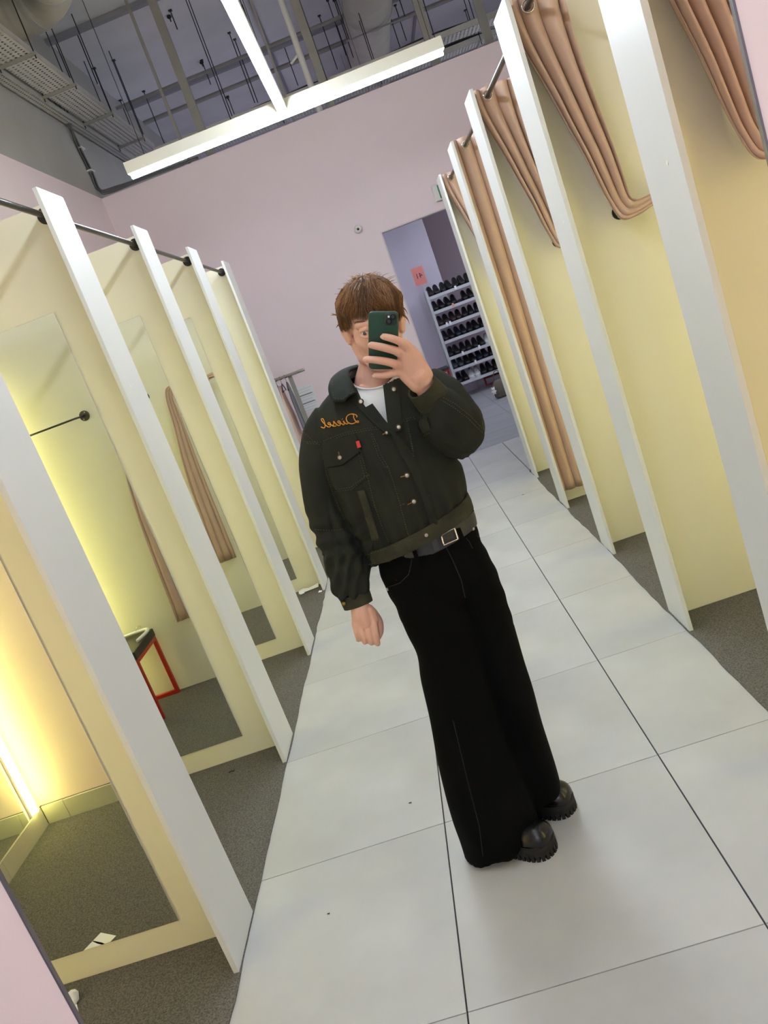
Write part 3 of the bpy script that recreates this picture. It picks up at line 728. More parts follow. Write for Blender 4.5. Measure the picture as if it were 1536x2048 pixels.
for si, z in enumerate(SH):
    x = .53
    for pi_, c in enumerate(plan[si]):
        if x > 1.52: break
        if c == 'gap': x += .08; continue
        for k in range(2):
            kind = 'high' if (si == 0 or c == 'brown') else 'low'
            um, sm_, lm = SM[kind]
            e_ = bpy.data.objects.new('shoe', None); COL.objects.link(e_); e_.location = (x, RY + .165, z + .004); e_.scale = (1.22, 1.1, 1.25); e_.rotation_euler = (math.atan2(.075, .40), 0, random.uniform(-.12, .12))
            e_.empty_display_size = .05
            nth = ['leftmost', 'second', 'third', 'fourth', 'fifth', 'sixth', 'seventh', 'eighth'][pi_]
            tag(e_, '%s shoe of the %s pair on the %s shelf of the rack, %s one' % (c if c != 'teal' else 'grey green', nth, ROWN[si], ['left', 'right'][k]), 'shoe', 'shoes on the %s shelf' % ROWN[si])
            for nm, me, mt in (('upper', um, SMAT[c][0]), ('sole', sm_, SMAT[c][1]), ('laces', lm, SMAT[c][1])):
                ob = bpy.data.objects.new(nm, me); COL.objects.link(ob); ob.parent = e_
                if not me.materials: me.materials.append(mt)
                ob.material_slots[0].link = 'OBJECT'; ob.material_slots[0].material = mt
            x += .106
        x += .012
for (sx_, si, xx) in ((0, 0, .93), (1, 1, .80), (2, 2, .60), (3, 4, .70), (4, 5, .86), (5, 4, 1.0), (6, 2, .66)):
    z = SH[si] + .055
    tag(MB().box(xx, xx + .035, RY - .026, RY - .023, z - .09, z - .03).build('price_tag', M_PAPER if sx_ != 1 else mat('peach_tag', s2l(226, 160, 140), .6)), '%s swing tag on the %s shelf of the shoe rack, %s' % ('peach' if sx_ == 1 else 'white', ROWN[si], ['near the middle', 'left of centre', 'left end', 'left of centre', 'centre', 'right of centre', 'beside the left end tag'][sx_]), 'price tag', 'shoe price tags')
def text_mesh(s, size, mirror=True, ext=.0008, shear=0):
    cu = bpy.data.curves.new('txt', 'FONT'); cu.body = s; cu.size = size; cu.extrude = ext; cu.align_x = 'CENTER'; cu.align_y = 'CENTER'; cu.shear = shear
    ob = bpy.data.objects.new('txt', cu); COL.objects.link(ob); dg = bpy.context.evaluated_depsgraph_get(); dg.update()
    me = bpy.data.meshes.new_from_object(ob.evaluated_get(dg)); bpy.data.objects.remove(ob)
    mb = MB(); mb.add([(-v.co.x if mirror else v.co.x, -v.co.z, v.co.y) for v in me.vertices], [tuple(p.vertices) for p in me.polygons]); return mb
S0 = at(821, 539, RY); S1 = at(843, 530, RY); S2 = at(832, 574, RY)
t = thing('size_sign', (.45, RY - .01, S2.z), 'salmon size card reading 41 in mirror writing on the left end of the shoe rack', 'sign')
cx_ = .40; zz = (S0.z + S2.z) / 2
MB().box(S0.x, S1.x + .0, RY - .014, RY - .01, S2.z, S0.z).build('card', mat('salmon_card', s2l(214, 128, 122), .6), t)
tm = text_mesh('41', .125); tm.v = [v + Vector(((S0.x + S1.x) / 2 + .0, RY - .0155, zz)) for v in tm.v]; tm.build('numerals', M_INK, t)
MB().box(.445, .452, RY - .012, RY - .006, 1.9, S2.z + .1).build('holder', M_RACK, t)
t = stool(.02, .40, 12.15, 12.6, .62, 'red framed display bench with black top left of the shoe rack')
stool(.98, 1.36, 12.9 - .05, 12.9 + .1, .2, 'low red framed stand behind the shoe rack')
# bag with a plush charm
B = CAM + ray(1008, 793) * (-CAM.z / ray(1008, 793).z)
t = thing('handbag', (B.x, B.y, 0), 'grey brown bag with a small pale plush charm on the shop floor beyond the doorway', 'bag')
rings = []
for z, a, b in ((0.001, .10, .05), (.03, .13, .07), (.12, .135, .07), (.22, .12, .055), (.28, .07, .03)): rings.append([(B.x + a * math.cos(2 * PI * k / 20), B.y + b * math.sin(2 * PI * k / 20), z) for k in range(20)])
MB().loft(rings).build('body', mat('bag_canvas', s2l(96, 90, 80), .85, var=.15, vscale=30, bump=.2), t, smooth=True)
MB().tube(smooth_pts([(B.x - .06, B.y, .26), (B.x - .05, B.y, .38), (B.x, B.y, .42), (B.x + .05, B.y, .38), (B.x + .06, B.y, .26)], 5), .007, 8).build('handle', mat('bag_strap', s2l(84, 78, 70), .8), t, smooth=True)
pl = MB(); Mp = mat('plush_white', s2l(226, 222, 216), .95)
bx, bz = B.x - .13, .17
for c_, r_ in (((0, 0), .028), ((-.02, .026), .01), ((.02, .026), .01), ((0, -.04), .03), ((-.03, -.035), .012), ((.03, -.035), .012), ((-.015, -.07), .012), ((.015, -.07), .012)):
    pl.ell((bx + c_[0], B.y - .08, bz + c_[1]), (r_, r_ * .9, r_), 12, 8)
pl.build('plush_charm', Mp, t, smooth=True)

# ================================================================ the person
def remesh(mb, vox, smooth_it=6, smf=.5):
    me = mb.mesh(); o = bpy.data.objects.new('tmp', me); COL.objects.link(o)
    r = o.modifiers.new('r', 'REMESH'); r.mode = 'VOXEL'; r.voxel_size = vox; r.use_smooth_shade = True
    sm = o.modifiers.new('s', 'SMOOTH'); sm.iterations = smooth_it; sm.factor = smf
    dg = bpy.context.evaluated_depsgraph_get(); dg.update()
    out = bpy.data.meshes.new_from_object(o.evaluated_get(dg)); bpy.data.objects.remove(o); bpy.data.meshes.remove(me)
    return out
def finish(me, name, m, parent, label=None):
    me.name = name; me.materials.clear(); me.materials.append(m)
    off = wloc(parent); me.transform(Matrix.Translation(-off)); me.polygons.foreach_set('use_smooth', [True] * len(me.polygons)); me.update()
    o = bpy.data.objects.new(name, me); COL.objects.link(o); o.parent = parent
    if label: o['label'] = label
    return o
def bvh_of(me):
    return BVHTree.FromPolygons([v.co.copy() for v in me.vertices], [tuple(p.vertices) for p in me.polygons])
def pring(uL, vL, uR, vR, y, ry, n=40, tilt=0, sq=1.0):
    """elliptic ring seen between two pixels on plane y: half width from the pixels, half depth ry"""
    A = at(uL, vL, y); B = at(uR, vR, y); C = (A + B) / 2; ax = (B - A) / 2
    ay = Vector((0, ry, tilt * ry)); out = []
    for k in range(n):
        a = 2 * PI * k / n; c, s_ = math.cos(a), math.sin(a)
        c = math.copysign(abs(c) ** sq, c); s_ = math.copysign(abs(s_) ** sq, s_)
        out.append(C + ax * c + ay * s_)
    return out
def ploft(mb, rows, n=40, sub=4, sq=1.0):
    """rows: (uL, vL, uR, vR, y, ry)"""
    rings = [pring(*r[:6], n=n, tilt=(r[6] if len(r) > 6 else 0), sq=sq) for r in rows]
    cols_ = [smooth_pts([r[k] for r in rings], sub) for k in range(n)]
    R_ = [[cols_[k][i] for k in range(n)] for i in range(len(cols_[0]))]
    # rounded ends
    def shrink(r, f, d): c = sum(r, Vector()) / len(r); return [c + (p - c) * f + d for p in r]
    return mb.loft(R_)

# materials
def denim(name, c1, c2, rough=.85, scale=7, weave=.25):
    M = mat(name, c1, rough, spec=.2, col2=c2, vscale=scale, sheen=.0, bump=weave, bscale=900, bdist=.0006, detail=6)
    return M
M_JACK = denim('jacket_denim', s2l(30, 33, 29), s2l(41, 43, 35))
M_JACKE = denim('jacket_edge_denim', s2l(44, 45, 36), s2l(60, 60, 46), scale=22)
M_JACKC = denim('jacket_collar_denim', s2l(34, 40, 38), s2l(50, 56, 52), scale=16)
M_THREAD = mat('olive_thread', s2l(84, 80, 58), .8)
M_ORANGE = mat('orange_embroidery', s2l(196, 132, 28), .6)
M_PANT = denim('trouser_black', (.0012, .0012, .0013), (.0024, .0025, .0027))
M_PANT.node_tree.nodes['Principled BSDF'].inputs['Specular IOR Level'].default_value = .08
M_TEE = mat('white_tshirt', s2l(226, 228, 226), .85, bump=.15, bscale=500)
M_SKIN = mat('skin', s2l(212, 168, 150), .5, var=.05, vscale=14, bump=.15, bscale=260, bdist=.0008, sss=.12, spec=.35)
M_NAIL = mat('nail', s2l(222, 178, 160), .3)
M_LIP = mat('lips', s2l(182, 110, 98), .45)
M_HAIR = mat('hair', s2l(122, 82, 46), .5, spec=.35, col2=s2l(78, 50, 27), vscale=18)
M_HAIR2 = mat('hair_light', s2l(160, 124, 86), .5, spec=.35, col2=s2l(112, 78, 48), vscale=18)
M_BROW = mat('brow_hair', s2l(104, 72, 46), .7)
M_PHONE = mat('green_silicone', s2l(26, 66, 54), .5)
M_LEATH = mat('boot_leather', (.004, .004, .004), .26, spec=.45, bump=.12, bscale=90, bdist=.001)
M_SOLE = mat('boot_sole', s2l(30, 28, 27), .6, spec=.3)
M_BTN = mat('button_metal', s2l(176, 172, 158), .3, metal=.8)
M_BTNR = mat('button_rim', s2l(62, 54, 34), .4, metal=.6)
M_BELT = mat('belt_leather', s2l(44, 46, 44), .45, bump=.6, bscale=130, bdist=.002)
M_REDTAB = mat('red_tab', s2l(196, 44, 40), .6)

FY = .60
person = thing('person', (-.50, .58, 0), 'person in a dark olive denim jacket and wide black trousers holding up a phone', 'person')

# ---- head frame (local: x to the viewer's right, y away from the viewer, z up)
HC = at(749, 655, .60)
roll = math.radians(7.5); yaw = math.radians(4); pitch = math.radians(6)
HM = Matrix.Rotation(roll, 3, 'Y') @ Matrix.Rotation(yaw, 3, 'Z') @ Matrix.Rotation(pitch, 3, 'X')
def H(x, y, z): return HC + HM @ Vector((x, y, z))
body = MB()
body.ell(H(0, .018, .040), (.0745, .092, .085), 32, 20, HM)
body.ell(H(0, -.022, -.010), (.062, .066, .075), 32, 20, HM)
body.ell(H(0, -.010, -.055), (.054, .055, .050), 24, 16, HM)
body.capsules([H(-.036, -.012, -.070), H(-.018, -.052, -.094), H(.018, -.052, -.094), H(.036, -.012, -.070)], [.020, .018, .018, .020])
body.ell(H(0, -.060, -.096), (.022, .018, .018), 16, 10, HM)
body.capsules([H(-.058, .022, -.030), H(-.046, -.006, -.076)], [.018, .018]); body.capsules([H(.058, .022, -.030), H(.046, -.006, -.076)], [.018, .018])
# brow ridge, cheekbones, nose, lips, lids
body.capsules([H(-.046, -.066, .020), H(-.018, -.080, .024), H(.018, -.080, .024), H(.046, -.066, .020)], [.010, .011, .011, .010])
for s_ in (-1, 1):
    body.ell(H(s_ * .043, -.046, -.024), (.018, .018, .020), 16, 10, HM)
    body.capsules([H(s_ * .018, -.082, .008), H(s_ * .031, -.0865, .0095), H(s_ * .044, -.074, .006)], [.0042, .0050, .0042])
    body.capsules([H(s_ * .019, -.082, -.006), H(s_ * .031, -.0845, -.0110), H(s_ * .044, -.073, -.005)], [.0045, .0048, .0042])
    body.ell(H(s_ * .010, -.090, -.042), (.0075, .009, .007), 12, 8, HM)
    # ear: bowl, helix rim, lobe
    body.ell(H(s_ * .0725, .020, -.006), (.010, .017, .022), 14, 10, HM)
    body.ell(H(s_ * .077, .020, -.006), (.007, .019, .025), 16, 12, HM @ Matrix.Rotation(s_ * -.55, 3, 'Z'))
    body.capsules([H(s_ * .075, .002, .004), H(s_ * .082, .010, .020), H(s_ * .088, .028, .020), H(s_ * .089, .036, .002), H(s_ * .084, .028, -.014), H(s_ * .078, .014, -.027), H(s_ * .073, .006, -.026)], [.004, .0045, .005, .005, .0045, .006, .005], n=10)
body.capsules([H(0, -.080, .014), H(0, -.094, -.012), H(0, -.106, -.036)], [.0095, .0095, .012])
body.capsules([H(-.022, -.074, -.0655), H(-.008, -.085, -.0625), H(0, -.085, -.064), H(.008, -.085, -.0625), H(.022, -.074, -.0655)], [.004, .0055, .005, .0055, .004])
body.capsules([H(-.020, -.073, -.070), H(0, -.084, -.0735), H(.020, -.073, -.070)], [.004, .0065, .004])
# neck and shoulders
NB = at(752, 800, .63)
body.capsules([H(0, .035, -.02), H(0, .040, -.085), NB + Vector((0, .0, .03)), NB + Vector((0, .0, -.06))], [.052, .051, .054, .054], n=28)
body.ell(at(755, 806, .625), (.080, .050, .040), 24, 14)
body.capsules([at(722, 776, .585), at(744, 783, .572)], [.009, .006])
body.capsules([at(778, 772, .585), at(756, 781, .572)], [.009, .006])
# inner torso and legs (inside the clothes, one continuous figure)
ploft(body, [(700, 800, 830, 775, .60, .07), (645, 860, 880, 810, .60, .085), (660, 960, 880, 900, .60, .09), (735, 1050, 900, 990, .60, .075), (765, 1110, 918, 1040, .60, .07), (790, 1160, 940, 1110, .60, .07), (810, 1195, 955, 1150, .60, .06)], sub=3)
LEG_A = [at(845, 1170, .60), at(902, 1370, .57), at(985, 1585, .575), at(1000, 1660, .575)]
LEG_B = [at(925, 1140, .62), at(1000, 1350, .64), at(1065, 1530, .68), at(1085, 1590, .69)]
body.capsules(LEG_A, [.062, .052, .040, .036]); body.capsules(LEG_B, [.062, .052, .040, .036])
# lowered arm
ARM_L = [at(655, 870, .60), at(664, 1015, .62), at(700, 1130, .59), at(717, 1198, .565), at(722, 1222, .56)]
body.capsules(ARM_L, [.050, .044, .036, .027, .027])
# lowered hand: palm, four fingers, thumb
hy = .555
body.capsules([at(721, 1212, hy), at(724, 1230, hy), at(730, 1241, hy)], [.026, .030, .026], n=20)
body.capsules([at(713, 1222, hy), at(713, 1243, hy)], [.017, .014]); body.capsules([at(737, 1220, hy), at(746, 1240, hy)], [.018, .016])
FL = [((709, 1246), (713, 1264), (717, 1278), .0088), ((721, 1248), (726, 1270), (730, 1283), .0093), ((734, 1246), (739, 1270), (743, 1285), .0094), ((746, 1240), (751, 1264), (755, 1286), .0092)]
for i, (a, b, c_, r_) in enumerate(FL):
    body.capsules([at(*a, hy - .006), at(*b, hy - .016), at(*c_, hy - .006), at(c_[0] - 1, c_[1] - 3, hy + .012), at(c_[0] - 3, c_[1] - 10, hy + .024)], [r_ * 1.08, r_ * 1.02, r_ * .98, r_ * .95, r_ * .8], n=14)
body.capsules([at(742, 1222, hy + .012), at(757, 1242, hy + .018), at(760, 1262, hy + .020), at(757, 1274, hy + .02)], [.015, .013, .0115, .009], n=14)
# raised arm
WR = at(850, 772, .425)
ARM_R = [at(870, 815, .60), at(905, 850, .54), at(925, 862, .475), at(892, 825, .45), WR, at(838, 752, .41)]
body.capsules(ARM_R, [.052, .046, .044, .040, .0295, .0285])
# phone frame: mirrored orientation of the lens that takes the picture
PF = Vector((R2.x, -R2.y, R2.z)); PX_ = Vector((R0.x, -R0.y, R0.z)); PDn = Vector((R1.x, -R1.y, R1.z))
PL = Vector((CAM.x, 2 * YN - CAM.y, CAM.z))        # centre of the lens
def ph(u, v, d=0):
    """pixel on the phone's back plane, d metres in front of it"""
    r_ = ray(u, v); t_ = (PL - CAM).dot(PF) / r_.dot(PF); return CAM + r_ * t_ + PF * d
# palm of the raised hand to the right of the phone; fingers reach over its back
pd = -.012
body.capsules([at(845, 762, .415), ph(826, 738, pd - .006), ph(812, 712, pd)], [.028, .031, .026], n=20)
body.capsules([at(850, 752, .415), ph(826, 712, pd), ph(806, 688, pd + .004)], [.022, .019, .013], n=16)
body.capsules([at(836, 770, .415), ph(812, 752, pd), ph(794, 738, pd + .006)], [.022, .019, .013], n=16)
FR = [([(822, 712), (806, 686), (786, 674), (768, 671)], .0094), ([(812, 722), (796, 702), (766, 691), (743, 688)], .0100),
      ([(806, 736), (788, 725), (760, 717), (733, 716)], .0098), ([(804, 748), (788, 745), (768, 747), (751, 748)], .0085)]
TIP = []
for i, (P_, r_) in enumerate(FR):
    dd = [pd + .004, .008, .018, .0115]
    body.capsules([ph(u, v, d) for (u, v), d in zip(P_, dd)], [r_ * 1.25, r_ * 1.12, r_ * 1.03, r_ * .92], n=14)
    body.ell(ph(*P_[1], .010), (r_ * 1.2, r_ * 1.15, r_ * 1.15), 12, 8)
    TIP.append((ph(*P_[3], .0115), ph(*P_[2], .018), r_))
# thumb behind the phone
body.capsules([ph(828, 735, -.02), ph(812, 708, -.034), ph(790, 690, -.036), ph(772, 686, -.031)], [.016, .014, .0125, .010], n=14)
bm_ = remesh(body, .0024, 4, .5)
finish(bm_, 'body', M_SKIN, person)
BB = BVHTree.FromPolygons([v.co + wloc(person) for v in bm_.vertices], [tuple(p.vertices) for p in bm_.polygons])
# nails of the raised hand
for tip, mid, r_ in TIP:
    d = (tip - mid).normalized(); nrm = (PF - d * PF.dot(d)).normalized(); side = d.cross(nrm)
    M3 = Matrix((d, side, nrm)).transposed()
    MB().ell(tip + nrm * (r_ * .80) + d * r_ * .25, (r_ * .62, r_ * .52, r_ * .16), 14, 8, M3).build('nail', M_NAIL, person, smooth=True)
# face
for s_ in (-1, 1):
    e_ = MB().ell(H(s_ * .031, -.0705, -.001), (.0118, .0118, .0118), 20, 14, HM).build('eye', mat('eye_white', s2l(226, 220, 214), .15), person, smooth=True)
    MB().ell(H(s_ * .031 - .002, -.0800, -.0015), (.0055, .0028, .0055), 16, 8, HM).build('iris', mat('iris', s2l(70, 84, 88), .15), e_, smooth=True)
    MB().ell(H(s_ * .031 - .002, -.0820, -.0015), (.0024, .0012, .0024), 12, 6, HM).build('pupil', M_BLK, e_, smooth=True)
    br = MB()
    for k in range(26):
        q = k / 25; x = s_ * (.014 + .036 * q); y = -.0905 + .021 * q * q + .002; z = .0245 + .006 * math.sin(q * 2.4) + random.uniform(-.002, .002)
        br.tube([H(x, y, z), H(x + s_ * .006, y + .002, z + .003)], [.0009, .0003], 4)
    br.build('eyebrow', M_BROW, person)['kind'] = 'stuff'
lp = MB().capsules([H(-.020, -.0785, -.0655), H(-.008, -.0885, -.0630), H(0, -.0880, -.0645), H(.008, -.0885, -.0630), H(.020, -.0785, -.0655)], [.0018, .0034, .003, .0034, .0018], n=10)
lp.capsules([H(-.018, -.0775, -.070), H(0, -.0880, -.0740), H(.018, -.0775, -.070)], [.002, .0042, .002], n=10)
lp.build('lips', M_LIP, person, smooth=True)

# ---- hair: a cap and many tapered locks
def scalp(th, ph_, s=1.0):
    """th from the crown down, ph_ around (0 = front)"""
    x = math.sin(th) * math.sin(ph_); y = -math.sin(th) * math.cos(ph_); z = math.cos(th)
    return Vector((x * .0785 * s, .020 + y * .096 * s, .040 + z * .090 * s))
cap = MB(); nu, nv = 44, 14; vs = []
def hairline(ph_):
    a = abs(math.atan2(math.sin(ph_), math.cos(ph_)))
    return 1.22 + .22 * min(1, a / 1.2) + (.55 * max(0, (a - 1.3) / 1.8))
for i in range(nv + 1):
    for k in range(nu):
        p_ = 2 * PI * k / nu; th = .02 + (hairline(p_) - .02) * i / nv
        v_ = scalp(th, p_, 1.07 + .02 * math.sin(i)); vs.append(H(*v_))
fs = [(i * nu + k, i * nu + (k + 1) % nu, (i + 1) * nu + (k + 1) % nu, (i + 1) * nu + k) for i in range(nv) for k in range(nu)] + [tuple(range(nu))[::-1]]
hair = thing('hair', (0, 0, 0), None, None) if False else None
hc_ = MB().add(vs, fs).build('hair', M_HAIR, person, smooth=True)
rnd = random.Random(11)
locks = [MB(), MB()]
NL = 6500
for i in range(NL):
    a = rnd.uniform(-PI, PI); aa = abs(a)
    th0 = rnd.uniform(.0, 1.15) ** 1.0
    # end angle: fringe to the brows, sides over the ear tops, nape lower
    end = 1.50 + .05 * math.sin(a * 9) + rnd.uniform(-.12, .10)
    if aa > .9: end = 1.74 + rnd.uniform(-.18, .14)
    if aa > 1.9: end = 2.0 + rnd.uniform(-.25, .15)
    if a > .2 and aa < .9: end += .02
    lift = rnd.uniform(1.07, 1.20) - .03 * (aa < 1.2) * 0
    ck = math.floor(a * 7) / 7 + .07; a = a * .55 + ck * .45 + .02 * math.sin(th0 * 9)
    drift = .35 * math.sin(3 * a + 1.0) * .4 + rnd.uniform(-.25, .25) + (.25 if aa < 1 else 0) * (-1 if a > 0 else 1) * .2
    if end - th0 < .35: th0 = end - .5
    wob = rnd.uniform(-.10, .10); pts = []
    n_ = 7
    for k in range(n_):
        q = k / (n_ - 1); th = th0 + (end - th0) * q
        s_ = 1.05 + (lift - 1.05) * math.sin(min(1, q * 1.3) * PI * .5) + .035 * math.sin(q * 3.2 + a * 5)
        if q > .85: s_ -= .02
        s_ += .03 * max(0, 1 - th) * math.sin(a * 7 + i % 5)
        sp_ = scalp(th, a + drift * q + wob * math.sin(q * 5), s_)
        nz = noise.noise_vector(sp_ * 24) * .0095 * min(1, q * 2 + .3)
        pts.append(H(*(sp_ + nz)))
    r_ = rnd.uniform(.0006, .0013)
    locks[1 if rnd.random() < (.34 if th0 < .5 else .12) else 0].tube(pts, [r_ * .5, r_, r_ * 1.1, r_ * 1.05, r_ * .9, r_ * .6, r_ * .12], 3, cap=False)
# stray wisps: tuft on the crown, flicks at both sides
for i in range(90):
    a = rnd.uniform(-PI, PI); th = rnd.uniform(.05, .9); p0 = scalp(th, a, 1.12); d = Vector((rnd.uniform(-.5, .5), rnd.uniform(-.4, .2), rnd.uniform(.1, .5)))
    L_ = rnd.uniform(.012, .03); T_ = Vector((p0.x, p0.y, 0)).normalized() if p0.length else Vector((1, 0, 0))
    locks[1].tube([H(*p0), H(*(p0 + d * L_ * .5 + T_ * L_ * .4)), H(*(p0 + d * L_ * .7 + T_ * L_ * 1.0))], [.0012, .0009, .0002], 3, cap=False)
for s_, pts_ in ((-1, [(-.082, .0, .052), (-.094, -.004, .055), (-.108, -.004, .063)]), (-1, [(-.084, .0, .03), (-.096, -.002, .028), (-.104, -.002, .022)]), (1, [(.082, -.005, .04), (.092, -.008, .03), (.097, -.01, .015)]), (1, [(.083, -.005, .02), (.093, -.008, .004), (.096, -.01, -.012)]), (-1, [(-.084, .0, .048), (-.095, .0, .056), (-.112, -.002, .058)])):
    for j in range(5):
        o_ = Vector((0, rnd.uniform(-.006, .006), rnd.uniform(-.004, .004)))
        locks[1].tube(smooth_pts([H(*(Vector(p) + o_ * (1 - .5 * k))) for k, p in enumerate(pts_)], 3), [.0012] * 4 + [.0009, .0006, .0002], 3, cap=False)
for k, l in enumerate(locks): l.build('hair_locks', [M_HAIR, M_HAIR2][k], hc_, smooth=True, fixn=False)['kind'] = 'stuff'

# ---- t-shirt
tee = MB(); ncx = at(746, 757, .612)
def oring(c, ax, ay, n=48): return [c + Vector(ax) * math.cos(2 * PI * k / n) + Vector(ay) * math.sin(2 * PI * k / n) for k in range(n)]
TR = [oring(ncx + Vector((0, 0, .010)), (.064, 0, -.010), (0, .062, .034)), oring(ncx, (.069, 0, -.010), (0, .068, .036)), oring(ncx + Vector((0, .0, -.020)), (.090, 0, -.008), (0, .090, .028)), oring(at(752, 820, .60), (.125, 0, -.006), (0, .098, .008)),
      oring(at(757, 880, .60), (.155, 0, 0), (0, .112, 0)), oring(at(775, 960, .60), (.135, 0, 0), (0, .115, 0)), oring(at(815, 1030, .60), (.11, 0, 0.02), (0, .10, 0))]
cols2 = [smooth_pts([r[k] for r in TR], 4) for k in range(48)]
TRs = [[cols2[k][i] for k in range(48)] for i in range(len(cols2[0]))]
tob = MB().loft(TRs, cap=False).build('tshirt', M_TEE, person, smooth=True); sm = tob.modifiers.new('s', 'SOLIDIFY'); sm.thickness = .003; sm.offset = 0
MB().tube(smooth_pts([p + (p - ncx).normalized() * .001 for p in TRs[0]][::3], 3, closed=True), .0035, 6, closed=True).build('collar_rib', M_TEE, tob, smooth=True)
MB().tube(smooth_pts([p + (p - TRs[5][0] * 0 - ncx).normalized() * .0012 for p in TRs[5]][::3], 3, closed=True), .0008, 5, closed=True).build('neck_seam', M_TEE, tob, smooth=True)

# ---- jacket shell
jk = MB()
ploft(jk, [(744, 1128, 936, 1018, .60, .095), (738, 1114, 934, 1004, .60, .112), (712, 1068, 930, 968, .60, .135), (678, 1015, 918, 920, .60, .142), (652, 955, 905, 872, .60, .145), (638, 895, 900, 836, .60, .140), (632, 850, 896, 806, .60, .125),
          (640, 815, 888, 784, .605, .108), (660, 788, 868, 764, .61, .090), (692, 764, 842, 745, .62, .075), (715, 752, 820, 740, .63, .055)], n=56, sq=.9)
SL = [(632, 815, 700, 850, .605, .045), (611, 850, 692, 878, .605, .068), (600, 900, 684, 915, .605, .078), (600, 950, 682, 948, .608, .080), (606, 1000, 690, 988, .61, .080), (617, 1045, 708, 1032, .61, .078), (634, 1082, 726, 1074, .605, .076), (648, 1118, 738, 1112, .595, .072),
      (656, 1150, 741, 1144, .585, .066), (664, 1176, 740, 1166, .575, .058), (672, 1194, 742, 1178, .568, .046)]
ploft(jk, SL, n=40)
# raised sleeve
jk.capsules([at(846, 812, .60), at(872, 828, .575), at(906, 852, .53), at(917, 866, .49)], [.088, .092, .084, .072], n=32)
jk.capsules([at(916, 866, .49), at(903, 848, .47), at(886, 828, .452), at(874, 812, .442), at(866, 802, .436)], [.070, .073, .069, .056, .046], n=32)
jk.capsules([at(922, 890, .52), at(915, 870, .50)], [.040, .06]); jk.capsules([at(868, 762, .56), at(900, 790, .50), at(935, 835, .475)], [.032, .040, .042])
jm = remesh(jk, .0038, 10, .5)
# cut the V opening at the neck
def inside(p, poly):
    c_ = False; j = len(poly) - 1
    for i in range(len(poly)):
        if (poly[i][1] > p[1]) != (poly[j][1] > p[1]) and p[0] < (poly[j][0] - poly[i][0]) * (p[1] - poly[i][1]) / (poly[j][1] - poly[i][1]) + poly[i][0]: c_ = not c_
        j = i
    return c_
VP = [(700, 752), (712, 786), (727, 817), (752, 841), (781, 866), (777, 829), (770, 768), (806, 752), (822, 740), (800, 700), (700, 700)]
# cloth folds as displacement along the normal
sleeveL = [at(645, 850, .60), at(642, 950, .605), at(655, 1030, .61), at(688, 1100, .6), at(707, 1185, .57)]
elb = at(925, 866, .49); cuffc = at(848, 782, .425)
bm = bmesh.new(); bm.from_mesh(jm); bm.normal_update()
for v in bm.verts:
    p = v.co; u_, v_ = px(p); d = 0.0
    n1 = noise.noise(p * 9); n2 = noise.noise(Vector((p.x * 16, p.y * 16, p.z * 7)))
    d += .005 * n1 + .006 * n2
    # long vertical folds low on the front, gathered into the waistband
    if u_ > 660 and v_ > 900 and p.y < .6: d += .004 * math.sin((u_ - .45 * v_) * .19) * min(1, (v_ - 900) / 120)
    # lowered sleeve: folds at the elbow and above the cuff
    if u_ < 745:
        q = (v_ + .28 * u_); d += .0050 * max(0, 1 - abs(v_ - 1085) / 75) * math.sin(q * .17)
        if v_ > 1110: d += .004 * math.sin(u_ * .30 + v_ * .05)
    # raised sleeve: folds fanning from the crook of the elbow
    dd = (p - elb).length
    if dd < .24 and u_ > 812:
        w_ = Vector(((u_ - 930) * .8, (v_ - 905))); an = math.atan2(w_.y, w_.x); d += .0034 * math.sin(an * 7 + dd * 10) * max(0, 1 - abs(dd - .14) / .09)
    v.co = p + v.normal * d
bm.faces.ensure_lookup_table(); bm.verts.index_update()
JB = BVHTree.FromBMesh(bm)
dels = [f for f in bm.faces if f.calc_center_median().y < .66 and inside(px(f.calc_center_median()), VP) and (f.normal.dot(f.calc_center_median() - CAM) < .15) and f.calc_center_median().y > .42]
bmesh.ops.delete(bm, geom=dels, context='FACES')
bm.to_mesh(jm); bm.free(); jm.update()
jacket = finish(jm, 'jacket', M_JACK, person, 'dark olive denim jacket with mirror written orange lettering')
def jray(u, v, off=.0, bv=None):
    d = ray(u, v).normalized(); h = (bv or JB).ray_cast(CAM, d)
    if h[0] is None:
        h = (bv or JB).find_nearest(at(u, v, .47));
    n = h[1]
    if n.dot(d) > 0: n = -n
    return h[0] + n * off, n
def patch(name, poly4, m, parent, off=.003, th=.004, nu=14, nv=14, bv=None, label=None):
    """quad patch: two pixel polylines (top, bottom) draped over the cloth"""
    top, bot = poly4
    T_ = smooth_px(top, nu); B_ = smooth_px(bot, nu); vs = []; fs = []; up = []
    for i in range(nv + 1):
        for k in range(nu + 1):
            u = T_[k][0] + (B_[k][0] - T_[k][0]) * i / nv; v = T_[k][1] + (B_[k][1] - T_[k][1]) * i / nv
            P, n = jray(u, v, 0, bv); up.append((P, n))
    # average the normals so that the piece stays smooth
    for lay in (off + th, off - .004):
        for P, n in up: vs.append(P + (n * .5 - ray(*px(P)).normalized() * .5).normalized() * lay)
    W_ = nu + 1; L = W_ * (nv + 1)
    for i in range(nv):
        for k in range(nu):
            a = i * W_ + k; fs.append((a, a + 1, a + W_ + 1, a + W_)); fs.append((L + a, L + a + W_, L + a + W_ + 1, L + a + 1))
    bd = [k for k in range(W_)] + [i * W_ + nu for i in range(1, nv + 1)] + [nv * W_ + k for k in range(nu - 1, -1, -1)] + [i * W_ for i in range(nv - 1, 0, -1)]
    for i in range(len(bd)):
        a, b = bd[i], bd[(i + 1) % len(bd)]; fs.append((a, L + a, L + b, b))
    o = MB().add(vs, fs).build(name, m, parent, smooth=True, auto=60)
    if label: o['label'] = label
    return o
